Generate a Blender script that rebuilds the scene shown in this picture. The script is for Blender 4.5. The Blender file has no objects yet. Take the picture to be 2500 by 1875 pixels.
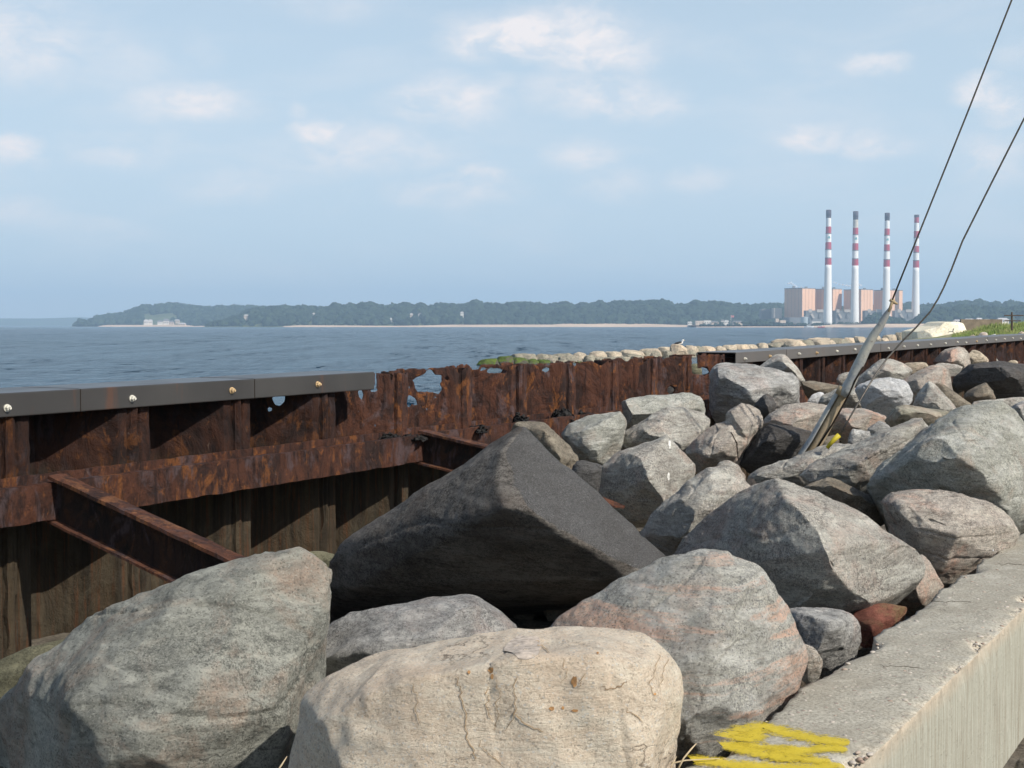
import bpy, bmesh, math, random
import numpy as np
from mathutils import Vector, Matrix, noise
from math import sin, cos, radians, pi
random.seed(7); np.random.seed(7)
SC = bpy.context.scene; C = SC.collection
F = 3434.0; HZ = 795.0
PITCH = math.atan((937.5-HZ)/F)
CAM = Vector((0, 0, 2.6))
FW = Vector((0, cos(PITCH), -sin(PITCH))); UP = Vector((0, sin(PITCH), cos(PITCH)))
ZON = {'F':(0,0,1),'A':(0,0,2212/2500),'1':(0,850,2.458),'2':(800,800,2.458),'3':(1600,700,2.458),'4':(0,1200,2.458),
       '5':(800,1200,2.458),'6':(1600,1200,2.458),'H':(1150,780,3.16),'G':(1800,700,3.16),'J':(1700,780,5.53),
       'K':(2100,780,5.53),'L':(1880,670,6.144),'R':(1850,480,4.424)}
def zc(z, x, y):
    a = ZON[z]; return a[0]+x/a[2], a[1]+y/a[2]
def ray(px, py):
    return Vector(((px-1250)/F, 0, 0)) + UP*(-(py-937.5)/F) + FW
def P(px, py, Y):
    d = ray(px, py); return CAM + d*(Y/d.y)
def PH(px, py, z):                      # where the sight line meets height z
    d = ray(px, py); return CAM + d*((z-CAM.z)/d.z)
def proj(v):
    r = Vector(v)-CAM; cz = r.dot(FW)
    return 1250+F*r.x/cz, 937.5-F*r.dot(UP)/cz
def HT(py, Y): return P(1250, py, Y).z

# ------------------------------------------------------------------ objects
WL = {}
def tag(o, label=None, cat=None, group=None, kind=None):
    if label: o['label'] = label
    if cat: o['category'] = cat
    if group: o['group'] = group
    if kind: o['kind'] = kind
    return o
def empty(name, loc=(0,0,0), label=None, cat=None, group=None):
    o = bpy.data.objects.new(name, None); C.objects.link(o); o.location = loc
    o.empty_display_size = .2; WL[o.name] = Vector(loc)
    return tag(o, label, cat, group)
def link(name, me, mat, parent=None, loc=None):
    o = bpy.data.objects.new(name, me); C.objects.link(o)
    if mat is not None:
        for m in (mat if isinstance(mat, (list, tuple)) else [mat]): me.materials.append(m)
    if loc is not None: o.location = loc
    if parent is not None:
        o.parent = parent; o.matrix_parent_inverse = Matrix.Translation(-WL.get(parent.name, Vector((0,0,0))))
        WL[o.name] = Vector(loc) if loc is not None else Vector((0,0,0))
    else: WL[o.name] = Vector(loc) if loc is not None else Vector((0,0,0))
    return o
def mesh(verts, faces, smooth=False):
    me = bpy.data.meshes.new('m'); me.from_pydata([tuple(v) for v in verts], [], [tuple(int(i) for i in f) for f in faces])
    if smooth: me.polygons.foreach_set('use_smooth', [True]*len(me.polygons))
    me.update(); return me
class MB:
    def __init__(s): s.v = []; s.f = []
    def box(s, c, dx, dy, dz, ux=(1,0,0), uy=(0,1,0), uz=(0,0,1)):
        ux, uy, uz, c = Vector(ux), Vector(uy), Vector(uz), Vector(c); n = len(s.v)
        for a in (-1,1):
            for b in (-1,1):
                for d in (-1,1): s.v.append(c+ux*(a*dx/2)+uy*(b*dy/2)+uz*(d*dz/2))
        for q in ((0,1,3,2),(4,6,7,5),(0,4,5,1),(2,3,7,6),(0,2,6,4),(1,5,7,3)): s.f.append([n+i for i in q])
        return s
    def prism(s, pts, z0, z1):
        n = len(s.v); k = len(pts)
        for z in (z0, z1):
            for p in pts: s.v.append(Vector((p[0], p[1], z)))
        s.f.append([n+i for i in range(k)][::-1]); s.f.append([n+k+i for i in range(k)])
        for i in range(k): s.f.append([n+i, n+(i+1)%k, n+k+(i+1)%k, n+k+i])
        return s
    def tube(s, pts, rs, seg=10, cap=True, ang=None):
        pts = [Vector(p) for p in pts]; n0 = len(s.v)
        if not isinstance(rs, (list, tuple)): rs = [rs]*len(pts)
        ref = None
        for i, p in enumerate(pts):
            t = (pts[min(i+1, len(pts)-1)]-pts[max(i-1, 0)]).normalized()
            if ref is None: ref = t.orthogonal().normalized()
            ref = (ref - t*ref.dot(t)).normalized(); b = t.cross(ref)
            for k in range(seg):
                a = 2*pi*k/seg; s.v.append(p+(ref*cos(a)+b*sin(a))*rs[i])
        for i in range(len(pts)-1):
            for k in range(seg):
                a = n0+i*seg+k; b = n0+i*seg+(k+1)%seg
                s.f.append([a, b, b+seg, a+seg])
        if cap:
            s.f.append([n0+k for k in range(seg)][::-1]); s.f.append([n0+(len(pts)-1)*seg+k for k in range(seg)])
        return s
    def build(s, name, mat, parent=None, smooth=False):
        me = mesh(s.v, s.f, smooth)
        bm = bmesh.new(); bm.from_mesh(me); bmesh.ops.recalc_face_normals(bm, faces=bm.faces); bm.to_mesh(me); bm.free()
        return link(name, me, mat, parent)

# ------------------------------------------------------------------ materials
class NT:
    def __init__(s, name):
        s.m = bpy.data.materials.new(name); s.m.use_nodes = True; s.t = s.m.node_tree
        s.b = s.t.nodes['Principled BSDF']; s.out = s.t.nodes['Material Output']
    def n(s, typ, **kw):
        nd = s.t.nodes.new(typ)
        for k, v in kw.items():
            if k[0] == '_': setattr(nd, k[1:], v)
            else:
                s.set(nd.inputs[k.replace('__', ' ')], v)
        return nd
    def set(s, inp, v):
        if isinstance(v, bpy.types.NodeSocket): s.t.links.new(v, inp)
        elif isinstance(v, bpy.types.Node): s.t.links.new(v.outputs[0], inp)
        else: inp.default_value = v
    def coords(s, rnd=True, kind='Object', scale=None, rot=None):
        tc = s.n('ShaderNodeTexCoord'); o = tc.outputs[kind]
        if rnd:
            oi = s.n('ShaderNodeObjectInfo')
            mu = s.n('ShaderNodeVectorMath', _operation='MULTIPLY_ADD')
            s.t.links.new(oi.outputs['Random'], mu.inputs[0]); mu.inputs[1].default_value = (31, 57, 83)
            s.t.links.new(o, mu.inputs[2]); o = mu.outputs[0]
        if scale or rot:
            mp = s.n('ShaderNodeMapping'); s.t.links.new(o, mp.inputs[0])
            if scale: mp.inputs['Scale'].default_value = scale
            if rot: mp.inputs['Rotation'].default_value = rot
            o = mp.outputs[0]
        return o
    def noise(s, vec, scale, detail=4, rough=.55, dist=0):
        nd = s.n('ShaderNodeTexNoise', Scale=scale, Detail=detail, Roughness=rough, Distortion=dist); s.t.links.new(vec, nd.inputs['Vector']); return nd.outputs[0]
    def vor(s, vec, scale, out=0, feat='F1', rnd=1.0):
        nd = s.n('ShaderNodeTexVoronoi', _feature=feat, Scale=scale, Randomness=rnd); s.t.links.new(vec, nd.inputs['Vector']); return nd.outputs[out]
    def rng(s, v, a, b, c=0., d=1., smooth=False):
        nd = s.n('ShaderNodeMapRange'); s.set(nd.inputs[0], v)
        if smooth: nd.interpolation_type = 'SMOOTHSTEP'
        for i, x in enumerate((a, b, c, d)): nd.inputs[i+1].default_value = x
        return nd.outputs[0]
    def mix(s, f, a, b, mode='MIX'):
        nd = s.n('ShaderNodeMix', _data_type='RGBA', _blend_type=mode)
        s.set(nd.inputs[0], f)
        for i, x in ((6, a), (7, b)):
            s.set(nd.inputs[i], (*x, 1) if isinstance(x, tuple) and len(x) == 3 else x)
        return nd.outputs[2]
    def math(s, op, a, b=0.):
        nd = s.n('ShaderNodeMath', _operation=op); s.set(nd.inputs[0], a); s.set(nd.inputs[1], b); return nd.outputs[0]
    def sep(s, v):
        nd = s.n('ShaderNodeSeparateXYZ'); s.t.links.new(v, nd.inputs[0]); return nd.outputs
    def bump(s, h, strength, dist, prev=None):
        nd = s.n('ShaderNodeBump', Height=h, Strength=strength, Distance=dist)
        if prev is not None: s.set(nd.inputs['Normal'], prev)
        return nd.outputs[0]
    def done(s, col=None, rough=.9, nrm=None, metal=0, spec=.3):
        if col is not None: s.set(s.b.inputs['Base Color'], (*col, 1) if isinstance(col, tuple) and len(col) == 3 else col)
        s.set(s.b.inputs['Roughness'], rough); s.b.inputs['Metallic'].default_value = metal
        s.b.inputs['Specular IOR Level'].default_value = spec
        if nrm is not None: s.set(s.b.inputs['Normal'], nrm)
        return s.m
def plain(name, col, rough=.8, metal=0, var=.15, sc=3, spec=.3):
    k = NT(name); v = k.coords(); n = k.noise(v, sc, 5)
    c = k.mix(k.rng(n, .3, .7), tuple(x*(1-var) for x in col), tuple(min(1, x*(1+var)) for x in col))
    return k.done(c, rough, metal=metal, spec=spec)

KG = 1.55
def granite(name, light, dark, tint=(.42,.28,.22), tint_amt=.35, band=0., band_rot=(0,.5,0), grain=190, stain=(.10,.09,.07), stain_amt=.35, bump=1., cracks=.25, spot=None, k=1., mott=1., attr=None):
    s = NT(name); v = s.coords()
    k = k*KG; lt = tuple(min(.88, x*k) for x in light); dk = tuple(x*k for x in dark); md = tuple(d*.5+l*.5 for d, l in zip(dk, lt))
    g = s.noise(v, grain, 3, .8); g2 = s.noise(v, grain*.33, 5, .75)
    col = s.mix(s.rng(g, .44, .57), dk, lt)                        # salt and pepper grain
    col = s.mix(s.rng(g2, .44, .60, 0., .55*mott), col, lt)        # coarser crystals
    col = s.mix(s.rng(g2, .53, .41, 0., .48*mott), col, tuple(x*.9 for x in dk))
    big = s.noise(v, 1.9, 8, .66, .5)
    col = s.mix(s.rng(s.noise(v, .9, 7, .7, .8), .50, .60, 0., .35*mott), col, tuple(min(.9, x*1.15) for x in lt)); col = s.mix(s.rng(big, .40, .60, 0., .66*mott), col, tuple(x*.74 for x in md))
    vs = s.coords(scale=(1.2, 1.2, 4.6), rot=band_rot)             # foliation of the stone
    fol = s.noise(vs, 3.4, 9, .72, .9)
    col = s.mix(s.rng(fol, .46, .66, 0., .62*mott), col, tuple(min(.9, x*1.25) for x in lt))
    fol2 = s.noise(vs, 8, 7, .75, .5)
    col = s.mix(s.rng(fol2, .52, .66, 0., .6*mott), col, tuple(x*.75 for x in dk))
    tn = s.noise(v, 3.3, 8, .7, .6)
    col = s.mix(s.math('MULTIPLY', s.rng(tn, .50, .66, 0., tint_amt), s.rng(g2, .38, .58, .45, 1.)), col, tuple(x*k for x in tint))
    if band > 0:
        vb = s.coords(scale=(.30, .30, 2.6), rot=band_rot)
        bn = s.noise(vb, 3.6, 8, .66, .35)
        col = s.mix(s.math('MULTIPLY', s.rng(bn, .50, .56, 0., band), s.rng(g2, .38, .56, .4, 1.)), col, (.52*k, .34*k, .25*k))
        bn2 = s.noise(vb, 9, 7, .7, .2); col = s.mix(s.math('MULTIPLY', s.rng(bn2, .58, .64, 0., band*.7), s.rng(g2, .38, .56, .2, 1.)), col, (.46*k, .31*k, .24*k))
    sv = s.sep(s.vor(v, grain*1.1, 1))                             # mica and feldspar flecks
    col = s.mix(s.rng(sv[0], .93, .96, 0., .5), col, tuple(min(.6, x*1.45) for x in light))
    col = s.mix(s.rng(sv[1], .91, .93, 0., .42), col, tuple(x*.35 for x in dk))
    dn = s.noise(v, 1.1, 9, .74, .7)
    col = s.mix(s.rng(dn, .50, .68, 0., stain_amt), col, stain)
    if cracks > 0:
        cn = s.noise(s.coords(scale=(1, 1, 1.8), rot=band_rot), 1.7, 7, .6, .4); ca = s.math('ABSOLUTE', s.math('SUBTRACT', cn, .5))
        cv = s.noise(v, 1.6, 4, .6)
        crk = s.math('MULTIPLY', s.rng(ca, .0, .0065, 1., 0.), s.rng(cv, .50, .60, 0., cracks*2.6))
        col = s.mix(crk, col, tuple(x*.35 for x in dk))
    if spot:
        so = s.vor(v, 3.1, 0); sn = s.noise(v, 14, 5, .7); col = s.mix(s.rng(s.math('ADD', so, s.math('MULTIPLY', sn, .06)), .05, .10, .75, 0.), col, spot)
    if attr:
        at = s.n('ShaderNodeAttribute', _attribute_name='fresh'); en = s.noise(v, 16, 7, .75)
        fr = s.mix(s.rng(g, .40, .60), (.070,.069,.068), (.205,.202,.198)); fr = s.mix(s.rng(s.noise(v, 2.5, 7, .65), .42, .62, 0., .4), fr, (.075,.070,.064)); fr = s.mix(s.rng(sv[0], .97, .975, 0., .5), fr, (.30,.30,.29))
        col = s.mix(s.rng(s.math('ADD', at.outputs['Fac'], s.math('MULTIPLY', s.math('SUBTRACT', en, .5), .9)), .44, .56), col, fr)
    h1 = s.noise(vs, 6, 12, .74, .6)
    n1 = s.bump(h1, .85*bump, .085)
    h2 = s.noise(v, 34, 8, .74)
    n2 = s.bump(h2, .85*bump, .018, n1)
    n3 = s.bump(g, .45*bump, .005, n2)
    return s.done(col, .88, n3, spec=.25)
M = {}
M['grey'] = granite('granite_grey', (.47,.46,.43), (.11,.11,.11))
M['greywarm'] = granite('granite_warm_grey', (.50,.47,.41), (.12,.112,.10), tint_amt=.5)
M['pink'] = granite('granite_pinkish', (.50,.44,.375), (.13,.115,.10), tint=(.48,.28,.20), tint_amt=.8, stain=(.13,.09,.07))
M['band'] = granite('granite_pink_banded', (.50,.49,.43), (.13,.13,.125), band=.8, band_rot=(.2,.42,0), tint_amt=.3)
M['green'] = granite('granite_greenish', (.50,.495,.43), (.13,.135,.115), tint=(.36,.22,.15), tint_amt=.4, band_rot=(0,.2,0), stain=(.09,.09,.07), cracks=.3)
M['bigleft'] = granite('granite_grey_green', (.37,.37,.32), (.085,.09,.08), tint=(.40,.25,.17), tint_amt=.45, band_rot=(0,.2,0), stain=(.10,.10,.08), stain_amt=.5, cracks=.3)
M['olive'] = granite('granite_olive', (.19,.18,.115), (.06,.06,.04), stain=(.05,.05,.03), tint_amt=.1, tint=(.2,.17,.1))
M['dark'] = granite('granite_dark_brown', (.125,.122,.118), (.042,.040,.038), tint=(.15,.10,.07), tint_amt=.35, stain=(.05,.043,.036), bump=1., cracks=.1)
M['skin_shade'] = granite('granite_skin_shade', (.19,.175,.155), (.028,.025,.022), tint=(.12,.08,.055), tint_amt=.4, stain=(.022,.018,.015), stain_amt=.6, mott=1.1, cracks=.1, attr=True, band_rot=(0,-.7,0))
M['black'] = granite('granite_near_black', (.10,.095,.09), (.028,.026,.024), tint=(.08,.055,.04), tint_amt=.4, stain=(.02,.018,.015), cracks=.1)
M['brown'] = granite('granite_brown', (.27,.235,.18), (.085,.075,.06), tint=(.26,.17,.11), tint_amt=.5)
M['white'] = granite('granite_white', (.62,.62,.58), (.36,.37,.36), tint=(.5,.42,.34), tint_amt=.2, stain=(.3,.29,.26), stain_amt=.3, grain=70, cracks=0)
M['beige'] = granite('granite_beige', (.60,.50,.40), (.43,.345,.255), tint=(.50,.36,.25), tint_amt=.35, mott=.6, band_rot=(0,1.35,.3), stain=(.50,.38,.27), stain_amt=.3, bump=.75, cracks=.42, spot=(.30,.12,.03))
M['tan'] = granite('granite_tan', (.42,.36,.27), (.14,.12,.09), grain=25, tint_amt=.4, stain_amt=.4, cracks=0, bump=.6)
M['tanlight'] = granite('stone_pale_tan', (.48,.39,.285), (.23,.185,.13), grain=20, tint_amt=.4, stain_amt=.25, cracks=.3, bump=.6)
M['seagrey'] = granite('stone_sea_grey', (.24,.225,.175), (.085,.08,.06), grain=20, tint_amt=.3, cracks=0, bump=.6)

def moss_mat():
    s = NT('algae_covered_stone'); v = s.coords()
    n = s.noise(v, 3, 6, .7); z = s.sep(s.n('ShaderNodeNewGeometry').outputs['Normal'])[2]
    a = s.mix(s.rng(n, .35, .65), (.04,.06,.012), (.11,.16,.025))
    c = s.mix(s.rng(s.math('ADD', z, s.math('MULTIPLY', n, 1.8)), 1.15, 1.4), (.09,.085,.06), a)
    return s.done(c, .8, s.bump(s.noise(v, 9, 6, .7), .8, .08))
M['moss'] = moss_mat()

def rust_mat(name, base=((.030,.016,.013),(.075,.030,.018),(.19,.070,.020)), silt=False, k=1., flake=1., pale=.5):
    s = NT(name); geo = s.n('ShaderNodeNewGeometry'); pos = geo.outputs['Position']
    mp = s.n('ShaderNodeMapping'); s.t.links.new(pos, mp.inputs[0]); mp.inputs['Scale'].default_value = (1, 1, .6)
    mq = s.n('ShaderNodeMapping'); s.t.links.new(pos, mq.inputs[0]); mq.inputs['Scale'].default_value = (1, 1, .22)
    vs = mp.outputs[0]; vq = mq.outputs[0]
    a = s.noise(vs, 4, 9, .7, .9); b = s.noise(vs, 6.5, 8, .7, .7); f = s.noise(pos, 34, 7, .75, .3); q = s.noise(vq, 22, 6, .7, .4)
    c0, c1, c2 = [tuple(x*k for x in z) for z in base]
    col = s.mix(s.rng(a, .42, .56), c0, c1)
    col = s.mix(s.rng(b, .54, .61, 0., .7), col, c2)
    col = s.mix(s.rng(s.noise(vs, 11, 7, .7, .5), .60, .66, 0., .6), col, tuple(x*1.35 for x in c2))
    pl = s.noise(vs, 5.3, 7, .68, .8); col = s.mix(s.rng(pl, .55, .63, 0., .75), col, (.085*k, .060*k, .062*k))
    col = s.mix(s.rng(q, .53, .63, 0., .75), col, (.016, .010, .010))
    col = s.mix(s.rng(f, .56, .66, 0., .7), col, (.020, .011, .010))
    pal = s.noise(vs, 9, 8, .75, .8); col = s.mix(s.rng(pal, .655, .72, 0., pale), col, (.24, .20, .165))
    if silt:
        z = s.sep(pos)[2]
        w = s.rng(s.math('ADD', z, s.math('MULTIPLY', a, .25)), 1.72, 1.92)
        mp2 = s.n('ShaderNodeMapping'); s.t.links.new(pos, mp2.inputs[0]); mp2.inputs['Scale'].default_value = (8, 8, .4)
        st2 = s.noise(mp2.outputs[0], 2.2, 6, .65); st3 = s.noise(mp2.outputs[0], 5, 5, .65)
        sc = s.mix(s.rng(st2, .35, .65), (.024,.019,.013), (.072,.053,.032))
        sc = s.mix(s.rng(st3, .53, .62, 0., .8), sc, (.090, .040, .018))
        sc = s.mix(s.rng(a, .5, .68, 0., .5), sc, (.085, .075, .052))
        sc = s.mix(s.rng(f, .55, .7, 0., .5), sc, (.028, .025, .020))
        col = s.mix(w, sc, col)
    fl = s.vor(vs, 13, 0, 'SMOOTH_F1')
    n1 = s.bump(a, .8*flake, .06); n2 = s.bump(fl, .7*flake, .035, n1); n3 = s.bump(f, .8*flake, .014, n2); n3 = s.bump(q, .5*flake, .012, n3)
    return s.done(col, .85, n3, spec=.25)
M['rust'] = rust_mat('flaking_rust', silt=True, k=.54)
M['rust2'] = rust_mat('flaking_orange_rust', silt=True, k=1.15)
M['rustwale'] = rust_mat('flaking_rust_beam', k=1.3, flake=1.7, pale=.95)
M['rustbright'] = rust_mat('bright_rust', base=((.05,.024,.018),(.12,.048,.027),(.22,.095,.04)))

def cap_mat(nm='coated_steel_cap', ca=(.038,.036,.035), cb=(.052,.049,.046)):
    s = NT(nm); geo = s.n('ShaderNodeNewGeometry'); pos = geo.outputs['Position']
    n = s.noise(pos, 2, 5); mp = s.n('ShaderNodeMapping'); s.t.links.new(pos, mp.inputs[0]); mp.inputs['Scale'].default_value = (6, 6, .6)
    st = s.noise(mp.outputs[0], 1.3, 5, .6)
    c = s.mix(s.rng(n, .3, .7), ca, cb)
    c = s.mix(s.rng(st, .60, .72, 0., .5), c, (.12, .05, .025))
    c = s.mix(s.rng(s.noise(pos, 60, 4, .7), .55, .8, 0., .3), c, (.045, .042, .04))
    return s.done(c, s.rng(n, .3, .7, .30, .42), s.bump(s.noise(pos, 30, 4), .12, .004), spec=.5)
M['cap'] = cap_mat(); M['capfar'] = cap_mat('brownish_steel_cap', (.082,.074,.067), (.115,.104,.094))
M['bolt'] = plain('galvanised_bolt', (.62,.60,.52), .45, .2, .25, 60)
M['boltrust'] = plain('rusty_bolt', (.50,.36,.20), .6, 0, .4, 60)
M['fabric'] = plain('black_fabric', (.016,.015,.014), .8, 0, .3, 20)
M['gravel'] = granite('gravel_bed_dark', (.17,.15,.12), (.05,.045,.035), grain=60, tint=(.15,.10,.06), cracks=0)
M['ground'] = granite('sandy_ground', (.40,.34,.25), (.24,.20,.15), grain=60, cracks=0)
def galv():
    s = NT('weathered_galvanised_steel'); v = s.coords(rnd=False); n = s.noise(v, 6, 7, .65, .5); m = s.noise(v, 40, 5, .7)
    c = s.mix(s.rng(n, .38, .6), (.30,.32,.33), (.50,.49,.42)); c = s.mix(s.rng(m, .56, .7, 0., .7), c, (.12,.095,.07))
    return s.done(c, .55, s.bump(m, .3, .004), metal=.15)
M['galv'] = galv()
def brownpipe():
    s = NT('brown_stained_steel'); v = s.coords(rnd=False); n = s.noise(v, 5, 7, .65, .5); m = s.noise(v, 60, 5, .7)
    c = s.mix(s.rng(n, .35, .62), (.30,.22,.12), (.42,.34,.23)); c = s.mix(s.rng(m, .55, .7, 0., .7), c, (.12,.075,.04))
    return s.done(c, .75, s.bump(m, .4, .004))
M['brownpipe'] = brownpipe()
M['wire'] = plain('steel_cable', (.11,.10,.085), .5, .4, .4, 30)
M['yellow'] = plain('yellow_plastic', (.50,.41,.03), .55, 0, .12, 20)
M['vein'] = plain('brown_vein', (.33,.235,.14), .9, var=.4, sc=20); M['rustspot'] = plain('orange_rust_stain', (.36,.20,.085), .9, var=.5, sc=40); M['incl'] = plain('grey_inclusion', (.42,.36,.30), .9, var=.4, sc=60); M['dropping'] = plain('white_dropping', (.56,.55,.51), .8, var=.3, sc=60)
M['crackline'] = plain('brown_crack_line', (.10,.08,.055), .95)
M['slot'] = plain('slot_shade', (.02,.013,.008), .9)
# ------------------------------------------------------------------ boulders
def hull_mesh(pts):
    bm = bmesh.new()
    for p in pts: bm.verts.new(p)
    r = bmesh.ops.convex_hull(bm, input=bm.verts)
    junk = [g for g in r['geom_interior']+r['geom_unused'] if isinstance(g, bmesh.types.BMVert)]
    if junk: bmesh.ops.delete(bm, geom=list(set(junk)), context='VERTS')
    bmesh.ops.recalc_face_normals(bm, faces=bm.faces)
    return bm
def remesh(hulls, vox):
    me = bpy.data.meshes.new('t'); bm = bmesh.new()
    for h in hulls:
        b = hull_mesh(h); t = bpy.data.meshes.new('q'); b.to_mesh(t); b.free(); bm.from_mesh(t); bpy.data.meshes.remove(t)
    bm.to_mesh(me); bm.free()
    o = bpy.data.objects.new('t', me); C.objects.link(o)
    m = o.modifiers.new('r', 'REMESH'); m.mode = 'VOXEL'; m.voxel_size = vox; m.adaptivity = 0
    dg = bpy.context.evaluated_depsgraph_get(); dg.update()
    r = bpy.data.meshes.new_from_object(o.evaluated_get(dg))
    bpy.data.objects.remove(o); bpy.data.meshes.remove(me)
    return r
def arr(me):
    a = np.empty(len(me.vertices)*3, np.float32); me.vertices.foreach_get('co', a); return a.reshape(-1, 3).astype(float)
def smooth(me, co, it, lam=.5):
    e = np.empty(len(me.edges)*2, np.int32); me.edges.foreach_get('vertices', e); e = e.reshape(-1, 2); n = len(co)
    deg = np.bincount(e.ravel(), minlength=n)[:, None]; deg[deg == 0] = 1
    for _ in range(it):
        acc = np.stack([np.bincount(e[:, 0], co[e[:, 1], k], n)+np.bincount(e[:, 1], co[e[:, 0], k], n) for k in range(3)], 1)
        co = co + lam*(acc/deg-co)
    return co
def carve(me, size, seed, amp=1., axis=None, fine=True, soft=4, ch=9, keep=False):
    co = smooth(me, arr(me), soft)
    off = Vector((seed*7.13 % 50, seed*3.71 % 50, seed*1.37 % 50)); k = 1/size
    rr = random.Random(seed); ax = Vector(axis or (rr.uniform(-.5,.5), rr.uniform(-.5,.5), 1)).normalized()
    def normals():
        me.vertices.foreach_set('co', co.astype(np.float32).ravel()); me.update()
        n_ = np.empty(len(co)*3, np.float32); me.vertex_normals.foreach_get('vector', n_); return n_.reshape(-1, 3).astype(float)
    nr = normals(); out = np.empty(len(co)); sw = .25 if keep else .6
    for i in range(len(co)):                                       # large swells and hollow scoops
        q = Vector(co[i])*k; d = noise.noise(q*1.8+off)*.034*sw + noise.noise(q*4.3+off)*.018*(.5+.5*sw) + .010*(.5+.5*sw)
        w = q+noise.noise_vector(q*2.6+off)*.12; cell = noise.voronoi(Vector((w.x*2.4, w.y*2.4, w.z*3.0))+off)[0]; d -= min(cell[1]-cell[0], .5)*(.028 if keep else .045)
        out[i] = d*size*amp
    co = co+nr*out[:, None]; nr = normals()
    rp = np.random.RandomState(seed)
    for t in range(ch):                                            # broken planes
        th = rp.uniform(0, 2*pi); d = np.array((cos(th), rp.uniform(-1.3, .1), sin(th)*.9+.15)); d /= np.linalg.norm(d); edge = abs(d[1]) < .5
        q = co@d; m = q.max()-size*(rp.uniform(.004, .012) if (edge and keep) else rp.uniform(.012, .03) if edge else rp.uniform(.03, .075)); co -= np.outer(np.clip(q-m, 0, None), d)
    for t in range(int(ch*5)):                                     # chips off the corners
        v = rp.randint(len(co)); d = nr[v]+rp.uniform(-.55, .55, 3); d /= np.linalg.norm(d)
        q = co@d; mx = q.max(); 
        if mx-q[v] > .05*size: continue
        m = mx-size*rp.uniform(.006, .022)*(.85 if keep else 1); co -= np.outer(np.clip(q-m, 0, None), d)
    co = smooth(me, co, 1, .3); nr = normals(); out = np.empty(len(co))
    for i in range(len(co)):
        q = Vector(co[i])*k; w = q+noise.noise_vector(q*2.6+off)*.10
        cell = noise.voronoi(w*6.5+off)[0]; d = -min(cell[1]-cell[0], .4)*.022*(.5+noise.noise(q*2+off))
        h = q.dot(ax); st = noise.noise(Vector((h*9, q.x*1.2, q.y*1.2))+off); d += (st if st > 0 else st*.4)*.016
        r = abs(noise.noise(Vector((q.x*1.7, q.y*1.7, h*2.6))+off*1.7)); d -= max(0, .030-r)*.38
        if fine: d += noise.fractal(q*8+off, .8, 2.1, 6)*.0105
        out[i] = d*size*amp
    co = co+nr*out[:, None]
    me.vertices.foreach_set('co', co.astype(np.float32).ravel()); me.update()
    return me
NR = [0]
def rock(label, z, Y, out, front=(), mat='grey', back=None, amp=1., drop=True, vox=None, extra=None, axis=None, name='boulder', cat='boulder', group='riprap boulders', soft=2, hulls=None, ch=10, keep=False):
    NR[0] += 1
    def pt(q, dflt=0.): 
        px, py = zc(z, q[0], q[1]); d = q[2] if len(q) > 2 else dflt
        return P(px, py, Y-d)
    po = [pt(q) for q in out]
    c = sum(po, Vector())/len(po); xs = [p.x for p in po]; zs = [p.z for p in po]
    W = max(xs)-min(xs); H = max(zs)-min(zs); size = max(W, H)
    bk = back if back is not None else .45*min(W, H*1.6)
    pts = list(po) + [pt(q) for q in front]
    if not front: pts += [c+(p-c)*.6+Vector((0, -.22*min(W,H), 0)) for p in po]
    qp = [zc(z, q[0], q[1]) for q in out]; qx = sum(q[0] for q in qp)/len(qp); qy = sum(q[1] for q in qp)/len(qp); sh = [(-q[2] if len(q) > 2 and q[2] < 0 else 0) for q in out]
    pts += [P(qx+(a-qx)*.93, qy+(b-qy)*.93, Y+bk*.5+e) for (a, b), e in zip(qp, sh)] + [P(qx+(a-qx)*.72, qy+(b-qy)*.72, Y+bk+e) for (a, b), e in zip(qp, sh)]
    if drop:
        pts += [Vector((c.x+sx*W*.25, c.y+.25*bk+sy*bk*.3, min(zs)-.12*size)) for sx in (-1, 1) for sy in (-1, 1)]
    vx = vox or max(size/90, Y/1406*1.1, .010)
    hl = [pts]
    if hulls:
        for (ho, hf, hb) in hulls:
            q0 = [pt(q) for q in ho]; ox = [zc(z, q[0], q[1]) for q in ho]; mx_ = sum(q[0] for q in ox)/len(ox); my_ = sum(q[1] for q in ox)/len(ox)
            hl.append(q0+[pt(q) for q in hf]+[P(mx_+(a-mx_)*.8, my_+(b-my_)*.8, Y+hb) for a, b in ox])
    me = remesh(hl, vx)
    carve(me, size, NR[0]+11, amp, axis, soft=soft, ch=ch, keep=keep)
    me.polygons.foreach_set('use_smooth', [True]*len(me.polygons))
    base = Vector((c.x, c.y+.3*bk, min(zs)))
    co = arr(me)-np.array(base); me.vertices.foreach_set('co', co.astype(np.float32).ravel()); me.update()
    o = link(name, me, M[mat] if isinstance(mat, str) else mat, loc=base)
    return tag(o, label, cat, group)

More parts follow.
